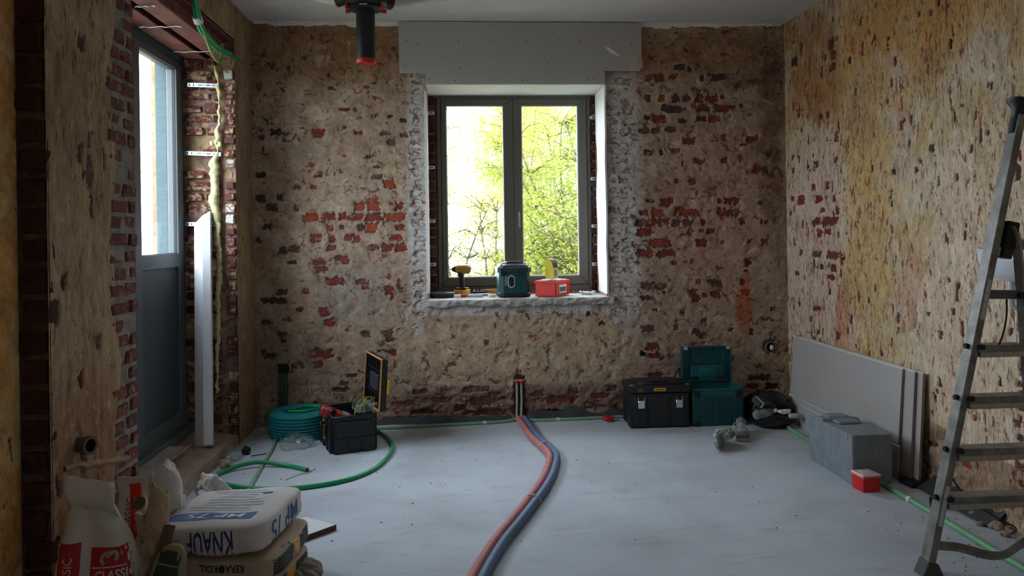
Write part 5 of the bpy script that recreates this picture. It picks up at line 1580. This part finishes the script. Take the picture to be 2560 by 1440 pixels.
B().box(-0.022, 0.026, -0.034, 0.034, -0.06, 0.05, 0.004, mat=TR((2.228, 0, 1.36), ry=0.225)).build('hinge_clamp', m_black2, ld_)
B().box(-0.02, 0.022, -0.032, 0.032, -0.10, -0.055, 0.004, mat=TR((2.228, 0, 1.36), ry=0.225)).build('hinge_clamp', m_black, ld_)
cp = B()
cp.lathe([(0.0, 0.0), (0.024, 0.0), (0.026, 0.05), (0.028, 0.10), (0.05, 0.125), (0.054, 0.14), (0.0, 0.142)], 16, mat=TR((2.268, 0, 1.765), ry=0.225))
cp.build('top_cap', m_black, ld_, True)
ft_ = B().prism([(-0.04, 0), (0.05, 0), (0.03, 0.05), (-0.012, 0.062)], -0.034, 0.034, 'y', 0.004)
f_ = ft_.build('rubber_foot', M('ladder_foot', (70, 66, 62), 0.6, var=0.2), ld_)
f_.location = (1.872, 0, 0)
for x in (-0.022, -0.008, 0.006):
    B().box(x - 0.003, x + 0.003, -0.037, -0.033, 0.008, 0.045, mat=TR((1.872, 0, 0), ry=0.15)).build('foot_rib', m_black2, f_)
for z in (0.20, 1.02):
    lb = bar((sx(z), -0.030, z), (sx(z + 0.16), -0.030, z + 0.16), 0.018, 0.001, 'rating_label', M('faded_label', (186, 190, 186), 0.5, var=0.15, scale=60, bump=0), st1, 0)
tag(B().tube(spline([(2.190, 2.955, 1.10), (2.186, 2.95, 1.04), (2.172, 2.95, 0.97), (2.155, 2.953, 0.92)], 6), 0.0035, 6).build('ladder_cord', m_black2, None, True), 'short dark cord hanging between two rungs of the ladder', 'cord')
tag(B().tube(spline([(2.00, 3.04, 0.40), (2.05, 3.08, 0.33), (2.18, 3.15, 0.22), (2.34, 3.22, 0.12), (2.45, 3.27, 0.06), (2.50, 3.35, 0.004)], 6), 0.0035, 6).build('slack_cable', m_black2, None, True), 'thin dark cable sagging from the ladder to the foot of the right wall', 'cable')

# ------------------------------------------------------------------ things on the window sill
z = SILL + 0.004
t = thing('tape_roll', 'flat black roll of tape at the left end of the window sill', 'tape', (-0.098, 6.03, z))
B().lathe([(0.028, 0.0), (0.098, 0.0), (0.100, 0.003), (0.100, 0.030), (0.097, 0.033), (0.030, 0.033), (0.028, 0.030), (0.028, 0.0)], 36).build('tape', M('black_tape', (44, 44, 50), 0.4, var=0.1, bump=0.05), t, True)
B().lathe([(0.020, 0.001), (0.029, 0.001), (0.029, 0.035), (0.020, 0.035), (0.020, 0.001)], 24).build('core', m_black2, t, True)

t = thing('cordless_drill', 'yellow and black cordless drill standing on the window sill', 'drill', (0.055, 6.10, z), math.radians(-20))
B().box(-0.060, 0.055, -0.045, 0.045, 0.0, 0.048, 0.010, 2).build('battery', m_yellow, t, True)
B().box(-0.050, 0.045, -0.036, 0.036, 0.048, 0.062, 0.005).build('battery_shoe', m_black, t)
B().tube([(0.0, 0, 0.055), (-0.002, 0, 0.10), (-0.006, 0, 0.15), (-0.012, 0, 0.185)], [0.022, 0.019, 0.021, 0.028], 12).build('grip', m_black, t, True)
B().tube([(0.064, 0, 0.205), (0.060, 0, 0.205), (0.045, 0, 0.206), (-0.02, 0, 0.206), (-0.045, 0, 0.205)], [0.022, 0.033, 0.036, 0.036, 0.030], 16).build('motor_housing', M('backlit_yellow', (170, 124, 40), 0.5, var=0.15), t, True)  # yellow darkened to paint the drill's backlit side
B().tube([(-0.044, 0, 0.205), (-0.058, 0, 0.205), (-0.082, 0, 0.204)], [0.027, 0.025, 0.012], 14).build('chuck', m_black2, t, True)
B().tube([(-0.08, 0, 0.204), (-0.105, 0, 0.204)], 0.004, 6).build('bit', m_galv, t)
B().box(-0.034, -0.022, -0.008, 0.008, 0.145, 0.172, 0.004).build('trigger', m_red, t)
B().tube([(0.066, 0, 0.205), (0.068, 0, 0.205)], 0.020, 14).build('vent_cap', m_black2, t)

t = thing('sealant_tube', 'small red and white tube lying in front of the drill', 'tube', (0.035, 5.90, z + 0.013), 0.1)
B().tube([(-0.045, 0, 0), (0.005, 0, 0)], 0.0125, 12).build('white_half', m_white, t, True)
B().tube([(0.005, 0, 0), (0.05, 0, 0)], 0.0128, 12).build('red_half', m_red_d, t, True)
t = thing('pliers', 'grey pliers lying on the window sill left of the teal cooler box', 'pliers', (0.185, 6.02, z + 0.010), 0.15)
B().box(-0.09, -0.04, -0.012, 0.012, -0.008, 0.008, 0.003).build('jaws', m_galv, t)
B().tube(spline([(-0.045, 0.004, 0), (0.0, 0.018, 0), (0.08, 0.022, 0)], 5), 0.008, 8).build('handle', m_black, t, True)
B().tube(spline([(-0.045, -0.004, 0), (0.0, -0.018, 0), (0.08, -0.022, 0)], 5), 0.008, 8).build('handle', M('grey_grip', (120, 122, 126), 0.5), t, True)
tag(B().box(0.09, 0.21, 5.905, 5.935, z, z + 0.016, 0.004).build('grey_chisel', M('grey_plastic', (150, 152, 158), 0.4, var=0.1)), 'pale grey flat bar lying in front of the pliers', 'tool')
t = thing('bit_case', 'dark socket bit holder lying behind the pliers', 'tool', (0.20, 6.11, z), 0.1)
B().box(-0.07, 0.05, -0.02, 0.02, 0, 0.03, 0.004).build('case', m_black, t)
for k in range(4):
    B().lathe([(0, 0), (0.007, 0), (0.007, 0.018), (0, 0.018)], 8, loc=(-0.05 + k * 0.025, 0, 0.028)).build('bit', m_chrome, t, True)
t = thing('wooden_wedge', 'yellow wooden handle piece behind the teal cooler box', 'wood', (0.275, 6.15, z))
B().prism([(-0.075, 0), (0.07, 0), (0.07, 0.044), (-0.06, 0.040)], -0.02, 0.02, 'y', 0.003).build('wedge', M('varnished_wood', (196, 132, 50), 0.5, var=0.15, stretch=(1, 8, 8)), t)
tag(squad(0.035, 0.02, 0.010, 2.4, 5, 0.008, 40, 2).build('paper_crumple', m_paper_w, None), 'crumpled white paper between the pliers and the teal cooler box', 'paper').location = (0.285, 5.94, z + 0.010)

t = thing('teal_cooler_box', 'dark teal jobsite box with clasps standing in the middle of the sill', 'box', (0.446, 5.97, z), math.radians(3))
w, dd, h = 0.118, 0.10, 0.205
poly = [(-w + 0.03, -dd), (w - 0.03, -dd), (w, -dd + 0.03), (w, dd), (-w, dd), (-w, -dd + 0.03)]
B().prism(poly, 0.0, h, 'z', 0.004).build('body', m_teal_d, t)
B().prism([(x * 1.03, y * 1.03) for x, y in poly], 0.0, 0.028, 'z', 0.004).build('base', m_black, t)
lidp = B().prism([(x * 1.10, y * 1.10) for x, y in poly], h - 0.022, h + 0.022, 'z', 0.006)
lidp.prism([(x * 0.95, y * 0.95) for x, y in poly], h + 0.02, h + 0.034, 'z', 0.004)
lo2 = lidp.build('lid', M('slate_teal_lid', (40, 52, 58), 0.35, var=0.1, bump=0.05), t)
B().tube(spline([(-0.085, -0.02, h + 0.03), (-0.08, -0.02, h + 0.048), (0.08, -0.02, h + 0.048), (0.085, -0.02, h + 0.03)], 5), 0.006, 8).build('carry_handle', m_galv, lo2, True)
B().box(-0.055, 0.075, -0.03, 0.03, h + 0.048, h + 0.060, 0.004).build('handle_grip', m_black, lo2)
for x in (-0.10, 0.03):
    B().box(x - 0.012, x + 0.012, -dd - 0.018, -dd - 0.008, h - 0.045, h + 0.016, 0.003).build('clasp', m_black, t)
hexo = [(-0.028, 0.075), (0, 0.058), (0.028, 0.075), (0.028, 0.145), (0, 0.162), (-0.028, 0.145)]
hx = -0.028
B().prism([(x + hx, zz + 0.006) for x, zz in hexo], -dd - 0.006, -dd + 0.002, 'y', 0.002).build('silver_bezel', m_galv, t)
B().prism([(x * 0.72 + hx, (zz - 0.11) * 0.78 + 0.116) for x, zz in hexo], -dd - 0.0075, -dd - 0.005, 'y').build('dark_window', m_slot, t)
lettering('lettering', 'makita', 0.028, TR((-0.072, -dd - 0.001, 0.125), rx=PI / 2, rz=0) @ Matrix.Rotation(PI / 2, 4, 'Z'), m_duct, t)

t = thing('red_crate', 'small red plastic crate with a white label on the window sill', 'crate', (0.745, 5.965, z), math.radians(58))
w, dd, h = 0.125, 0.085, 0.112
b = B()
b.box(-w, w, -dd, dd, 0, 0.01)
for (x0, x1, y0, y1) in ((-w, w, -dd, -dd + 0.006), (-w, w, dd - 0.006, dd), (-w, -w + 0.006, -dd, dd), (w - 0.006, w, -dd, dd)):
    b.box(x0, x1, y0, y1, 0.002, h, 0.002)
b.build('tub', m_red, t)
for (x0, x1, y0, y1) in ((-w - 0.006, w + 0.006, -dd - 0.006, -dd + 0.004), (-w - 0.006, w + 0.006, dd - 0.004, dd + 0.006), (-w - 0.006, -w + 0.004, -dd, dd), (w - 0.004, w + 0.006, -dd, dd)):
    B().box(x0, x1, y0, y1, h - 0.016, h + 0.004, 0.002).build('rim', m_red, t)
for x in (-w + 0.012, w - 0.012):
    B().box(x - 0.010, x + 0.010, -dd - 0.005, -dd, 0.004, h - 0.014, 0.002).build('corner_rib', m_red, t)
lb = B().box(-0.065, 0.065, -dd - 0.004, -dd - 0.001, 0.022, 0.084).build('white_label', m_white, t)
B().box(-0.055, 0.055, -dd - 0.0048, -dd - 0.0038, 0.032, 0.066).build('dark_print', M('label_print', (84, 86, 84), 0.6, var=0.3, scale=80, bump=0), lb)
sh_ = tag(B().surf(lambda i, j: Vector(((i - 0.5) * 0.22, (j - 0.5) * 0.15, 0.116 + 0.008 * float(fbm(i * 4, j * 4, 3, 2)))), 10, 8, 0.002).build('wavy_sheet', M('grey_white_sheet', (170, 170, 168), 0.7, var=0.25, scale=12)), 'wavy grey sheet lying over the top of the red crate', 'sheet')
sh_.location, sh_.rotation_euler = (0.745, 5.965, z), (0, 0, math.radians(58))
t = thing('yellow_carton', 'yellow cardboard carton with a dark curved flap on the red crate', 'carton', (0.742, 5.955, z + 0.127), math.radians(-38))
sec = [(-0.036, 0.0), (0.034, 0.0), (0.034, 0.085), (0.026, 0.118), (0.008, 0.142), (-0.014, 0.152), (-0.030, 0.146), (-0.036, 0.12)]
B().prism(sec, -0.036, 0.036, 'y').build('carton', M('yellow_card', (228, 204, 44), 0.6, var=0.05, bump=0.05), t)
B().box(0.0342, 0.0352, -0.036, 0.036, 0.002, 0.083).build('cream_side', M('cream_card', (206, 184, 120), 0.6, var=0.05, bump=0.03), t)
B().surf(lambda i, j: Vector((float(np.interp(i, [0, .3, .65, 1], [0.036, 0.028, 0.010, -0.016])), (j - 0.5) * 0.074, float(np.interp(i, [0, .3, .65, 1], [0.085, 0.120, 0.145, 0.158])))), 8, 2, 0.0015).build('dark_flap', M('dark_card', (78, 44, 30), 0.6), t)
B().box(0.0352, 0.0360, -0.018, 0.012, 0.022, 0.066).build('grey_print', M('grey_print', (110, 114, 112), 0.6, bump=0), t)
t = thing('loose_fittings', 'heap of crumpled foil and metal fittings at the right end of the sill', 'fittings', (1.02, 5.99, z))
for k in range(6):
    squad(rng.uniform(0.015, 0.04), rng.uniform(0.008, 0.02), rng.uniform(0.006, 0.012), 2.4, 4, 0.012, 40, k).build('piece', rng.choice([m_galv, m_white, m_galv, m_black2]), t).location = (rng.uniform(-0.05, 0.06), rng.uniform(-0.03, 0.03), rng.uniform(0.008, 0.022))

# ------------------------------------------------------------------ bags in the left foreground
m_knauf = M('bag_paper', (206, 196, 190), 0.7, var=0.06, scale=6, col2=(214, 208, 206), bump=0.25, bscale=20)
m_blue = M('blue_ink', (36, 92, 158), 0.6, var=0.12, bump=0)
m_navy = M('navy_ink', (44, 62, 104), 0.6, var=0.12, bump=0)
m_kera = M('tan_bag_paper', (182, 160, 138), 0.75, var=0.08, scale=8, bump=0.25, bscale=20)
m_kgreen = M('dark_green_print', (44, 56, 46), 0.65, var=0.15, bump=0.1)
m_ink = M('black_ink', (26, 24, 24), 0.6, bump=0)


def sag(sz, seed):
    def f(q):
        q.z = max(q.z, -sz * 0.96) + 0.010 * n3(q, 7, seed)
        return q
    return f


t = thing('plaster_bag', 'white paper plaster bag with blue print on top of the bag stack', 'bag', (-0.90, 3.18, 0.270), math.radians(-9))
t.rotation_euler = (0, -0.05, math.radians(-9))
kb = squad(0.224, 0.235, 0.058, 7.0, 18, 0.012, 7, 3, sag(0.058, 2)).build('bag', m_knauf, t, 'all')
lettering('brand_lettering', 'KNAUF', 0.118, TR((0.025, -0.26, 0.002), rx=PI / 2) @ Matrix.Rotation(PI, 4, 'Z'), m_navy, t, (0.46, 1.0), 0.002, kb)
decal('blue_band', 0.34, 0.075, TR((-0.02, -0.125, 0.2)), m_blue, t, kb, 0.001, 10)
for wd, xx in (('MP', 0.055), ('75', -0.075)):
    lettering('product_lettering', wd, 0.07, TR((xx, -0.122, 0.2), rz=PI), m_white, t, (1.3, 0.9), 0.001, kb, 0.0025)
for k in range(9):
    decal('small_print', rng.uniform(0.12, 0.26), 0.006, TR((-0.02 + rng.uniform(-0.03, 0.03), -0.05 + k * 0.027, 0.2)), M('faint_blue_ink', (150, 168, 196), 0.7, bump=0), t, kb, 0.001, 6)
decal('blue_square', 0.04, 0.02, TR((0.10, 0.13, 0.2)), m_blue, t, kb, 0.0012, 4)
for wd, yy in (('75', -0.10), ('MP', 0.06)):
    lettering('product_lettering', wd, 0.12, TR((0.26, yy, 0.0)) @ Matrix.Rotation(PI / 2, 4, 'Z') @ Matrix.Rotation(PI / 2, 4, 'X') @ Matrix.Rotation(PI, 4, 'Z'), m_blue, t, (0.85, 0.95), 0.001, kb)
for k, (zc, rz, dx) in enumerate(((0.166, -6, 0.0), (0.061, -12, -0.01))):
    t = thing('adhesive_bag', 'tan and dark green adhesive bag, %s' % ('directly under the white plaster bag' if k == 0 else 'lowest in the stack of bags'), 'bag', (-0.835 + dx, 3.16 - 0.01 * k, zc), math.radians(rz), group='adhesive bags in the stack')
    kb = squad(0.195, 0.23, 0.043 + 0.018 * k, 6.0, 16, 0.010, 7, 7 + k, sag(0.043 + 0.018 * k, 5 + k)).build('bag', m_kera, t, 'all')
    lettering('brand_lettering', 'KERA\u25cfKOLL', 0.052, TR((-0.01, -0.26, 0.012), rx=PI / 2) @ Matrix.Rotation(PI, 4, 'Z'), m_ink, t, (0.56, 0.75), 0.001, kb)
    for (yy, ww, mt) in ((-0.12, 0.16, m_kgreen), (0.0, 0.05, m_yellow), (0.10, 0.12, m_kgreen)):
        decal('side_print', ww, 0.075, TR((0.26, yy, 0.0)) @ Matrix.Rotation(PI / 2, 4, 'Z') @ Matrix.Rotation(PI / 2, 4, 'X'), mt, t, kb, 0.001, 8)


def standing_bag(name, label, loc, rz, w, d, h, mat, seed, lean=0.0, flap=True):
    t = thing(name, label, 'bag', loc, rz)
    b = B()
    K, N_ = 32, 22
    rings = []
    for i in range(N_ + 1):
        s = i / N_
        ww = w * float(np.interp(s, [0, .1, .45, .65, .78, .86, 1], [0.92, 1, 1, 0.84, 0.62, 0.52, 0.66]))
        dd = d * float(np.interp(s, [0, .1, .45, .75, .9, 1], [0.9, 1, 1, 0.5, 0.12, 0.05]))
        e = 3.2
        ring = []
        for k in range(K):
            a = 2 * PI * k / K
            c, s_ = math.cos(a), math.sin(a)
            r = (abs(c) ** e + abs(s_) ** e) ** (-1 / e)
            fold = 1 + (0.5 * min(1, max(0, (s - 0.35) / 0.35))) * (abs(math.sin(2.5 * a + seed)) - 0.6)
            p = Vector((c * r * ww, s_ * r * dd * fold, s * h))
            p += Vector((n3(p, 8, seed), n3(p, 8, seed + 3), 0)) * 0.035
            p.x += lean * s * s
            ring.append(b.m.verts.new(p))
        rings.append(ring)
    for i in range(N_):
        for k in range(K):
            b.m.faces.new((rings[i][k], rings[i][(k + 1) % K], rings[i + 1][(k + 1) % K], rings[i + 1][k]))
    b.m.faces.new(rings[0][::-1])
    b.m.faces.new(rings[-1])
    o = b.build('bag', mat, t, 'all')
    if flap:
        B().surf(lambda i, j: Vector(((i - 0.5) * w * 1.15 + lean + 0.015 * j, -0.012 - 0.03 * math.sin(j * PI), h + 0.02 - j * 0.12 + 0.02 * (0.5 - i) * 2 + 0.008 * n3((i * 3, j * 3, 0), 1.5, seed))), 10, 8, 0.003).build('folded_top', mat, t, 'all')
    return t, o


m_cl = M('translucent_white_bag', (206, 200, 190), 0.6, var=0.08, scale=6, bump=0.2, bscale=14)
t, kb = standing_bag('plastic_bag', 'white and red plastic bag standing in the left foreground', (-1.25, 2.83, 0), math.radians(8), 0.135, 0.085, 0.54, m_cl, 1, -0.03)
FM = TR((0, -0.3, 0), rx=PI / 2)
decal('red_panel', 0.15, 0.20, FM @ Matrix.Translation((0.06, 0.235, 0)), m_red_d, t, kb, 0.0012, 16)
decal('red_panel', 0.075, 0.26, FM @ Matrix.Translation((-0.085, 0.225, 0)), m_red_d, t, kb, 0.0012, 16)
lettering('lettering', 'CLASSIC', 0.042, FM @ Matrix.Translation((0.065, 0.245, 0)), m_cl, t, (0.8, 1.0), 0.001, kb, 0.0025)
lettering('lettering', 'MULTI', 0.028, FM @ Matrix.Translation((0.065, 0.20, 0)), m_cl, t, (0.9, 1.0), 0.0, kb, 0.0025)
lettering('lettering', 'CLASSIC', 0.045, FM @ Matrix.Translation((-0.085, 0.245, 0)) @ Matrix.Rotation(PI / 2, 4, 'Z'), m_cl, t, (0.8, 0.9), 0.0, kb, 0.0025)
decal('white_line', 0.14, 0.004, FM @ Matrix.Translation((0.06, 0.272, 0)), m_cl, t, kb, 0.0025, 8)
for (dx, dz, rr_, a0, a1) in ((0.042, 0.298, 0.020, 40, 250), (0.056, 0.306, 0.015, -60, 200)):
    me = B().tube([(dx + rr_ * math.cos(math.radians(a)), dz + rr_ * math.sin(math.radians(a)), 0) for a in range(a0, a1, 15)], 0.006, 6).mesh('emblem')
    me.transform(FM)
    wrap(me, FM, kb, 0.003)
    put('emblem', me, m_cl, t)
t, kb = standing_bag('plastic_bag', 'second white bag with a red stripe behind the standing bag', (-1.27, 3.12, 0), math.radians(-14), 0.10, 0.05, 0.47, m_cl, 4, 0.02, False)
decal('red_stripe', 0.05, 0.30, FM @ Matrix.Translation((0.055, 0.30, 0)) @ Matrix.Rotation(0.18, 4, 'Z'), m_red, t, kb, 0.0015, 16)
lettering('lettering', 'CLASSIC', 0.045, FM @ Matrix.Translation((0.015, 0.33, 0)) @ Matrix.Rotation(PI / 2, 4, 'Z'), m_red_d, t, (0.8, 0.9), 0.0, kb, 0.002)
lettering('lettering', 'CLASSIC', 0.045, FM @ Matrix.Translation((0.06, 0.34, 0)) @ Matrix.Rotation(PI / 2 + 0.18, 4, 'Z'), m_cl, t, (0.8, 0.9), 0.0, kb, 0.003)


def crumple(name, label, cat, loc, s, mat, seed, amp=0.06, rot=(0, 0, 0), zmin=None):
    sx_, sy_, sz_ = s
    zm = -sz_ * 0.9 if zmin is None else zmin

    def f(q):
        a = 1.1 * n3(q, 8, seed) + 1.0 * abs(n3(q, 13, seed + 4)) - 0.6 * abs(n3(q, 19, seed + 9))
        q = q + q.normalized() * amp * a * 1.6
        q.z = max(q.z, zm)
        return q
    o = squad(sx_, sy_, sz_, 2.4, 15, 0, 1, 0, f).build(name, mat, None)
    o.location = (loc[0], loc[1], loc[2])
    o.rotation_euler = rot
    return tag(o, label, cat)


crumple('crumpled_paper', 'crumpled white paper bag on the floor behind the bag stack', 'paper', (-1.215, 3.95, 0.11), (0.10, 0.09, 0.115), m_paper_w, 3, 0.07)
crumple('crumpled_bag', 'translucent white crumpled bag between the red stripe bag and the brown paper', 'bag', (-1.20, 3.30, 0.22), (0.062, 0.06, 0.245), m_paper_w, 12, 0.07)
crumple('brown_paper_bag', 'crumpled brown paper bag bunched up in the left foreground', 'bag', (-1.105, 2.94, 0.19), (0.05, 0.06, 0.24), m_paper, 21, 0.11)
crumple('brown_paper_bag', 'flattened brown paper lying on rubble behind the bag stack', 'paper', (-1.13, 3.55, 0.09), (0.11, 0.10, 0.10), m_paper, 30, 0.05)
t = thing('printed_bag', 'folded bag with green and tan printed label leaning on the bag stack', 'bag', (-1.062, 2.80, 0.0), math.radians(-6))
t.rotation_euler = (-0.10, 0.20, -0.12)
kb = squad(0.075, 0.03, 0.165, 3.2, 14, 0.012, 12, 5, lambda q: Vector((q.x * (1.0 - 0.35 * (q.z / 0.165)), q.y, q.z + 0.165))).build('bag', M('olive_bag', (140, 138, 104), 0.7, var=0.12), t, 'all')
decal('green_print', 0.15, 0.045, FM @ Matrix.Translation((0, 0.285, 0)), m_kgreen, t, kb, 0.001, 8)
decal('green_print', 0.15, 0.050, FM @ Matrix.Translation((0, 0.232, 0)), m_kgreen, t, kb, 0.001, 8)
for k in range(8):
    decal('tan_print', 0.15, 0.007, FM @ Matrix.Translation((0, 0.197 - k * 0.011, 0)), m_kera, t, kb, 0.001, 6)
st = B().tube(spline([(-1.07, 2.79, 0.02), (-1.09, 2.80, 0.14), (-1.06, 2.81, 0.24), (-1.03, 2.83, 0.33), (-1.025, 2.86, 0.37)], 6), [0.02] * 25, 8, flat=0.35)
tag(st.build('folded_strap', M('dark_paper_strip', (100, 78, 66), 0.8, var=0.15), None, True), 'dark folded paper strip crossing the brown paper bag', 'paper')
tag(B().lathe([(0, 0), (0.022, 0.001), (0.024, 0.006), (0.0, 0.010)], 16, mat=TR((-1.135, 2.88, 0.445), rx=0.9, ry=-0.4)).build('tin_lid', M('olive_tin', (92, 90, 78), 0.5, 0.3), None, True), 'small olive lid stuck at the top of the brown paper bag', 'lid')

# white board and scraps on the floor right of the stack
t = thing('white_board', 'thin white board with a brown cut edge lying beside the bag stack', 'board', (0, 0, 0))
B().prism([(-0.578, 3.74), (-0.80, 3.515), (-0.98, 3.75), (-0.74, 3.86)], 0.012, 0.024, 'z').build('board', M('white_panel', (232, 236, 242), 0.35, var=0.02, bump=0.02), t)
B().prism([(-0.576, 3.7385), (-0.802, 3.510), (-0.806, 3.5145), (-0.580, 3.743)], 0.002, 0.0245, 'z').build('brown_edge', M('brown_edge', (96, 50, 42), 0.7), t)
B().box(-0.9, -0.72, 3.66, 3.72, 0.0, 0.012).build('batten', m_paper, t)
crumple('grey_sack_corner', 'grey paper sack corner poking out under the bag stack', 'sack', (-0.645, 3.20, 0.035), (0.085, 0.075, 0.04), M('grey_sack', (128, 118, 108), 0.8, var=0.12), 41, 0.03)
crumple('cardboard_scrap', 'pale cardboard scrap at the bottom edge of the floor', 'cardboard', (-0.43, 3.13, 0.012), (0.085, 0.05, 0.014), m_paper, 50, 0.02)

# crumbs of mortar scattered on the screed
cb = B()
for k in range(150):
    x, y = rng.uniform(-1.2, 2.4), rng.uniform(2.9, 5.6)
    if rng.random() < 0.5:
        x, y = rng.choice([(rng.gauss(2.2, 0.15), rng.gauss(3.3, 0.25)), (rng.gauss(-0.9, 0.25), rng.gauss(4.9, 0.3))])
        x = min(x, 2.45)
    r = rng.uniform(0.0015, 0.0045)
    cb.box(x - r, x + r, y - r, y + r * 0.8, 0.0, r, mat=None, top=(0.6, 0.6))
o = cb.build('mortar_crumbs', M('crumb', (146, 130, 114), 0.95, var=0.3), None)
tag(o, 'loose mortar crumbs scattered over the concrete floor', 'crumbs', kind='stuff')
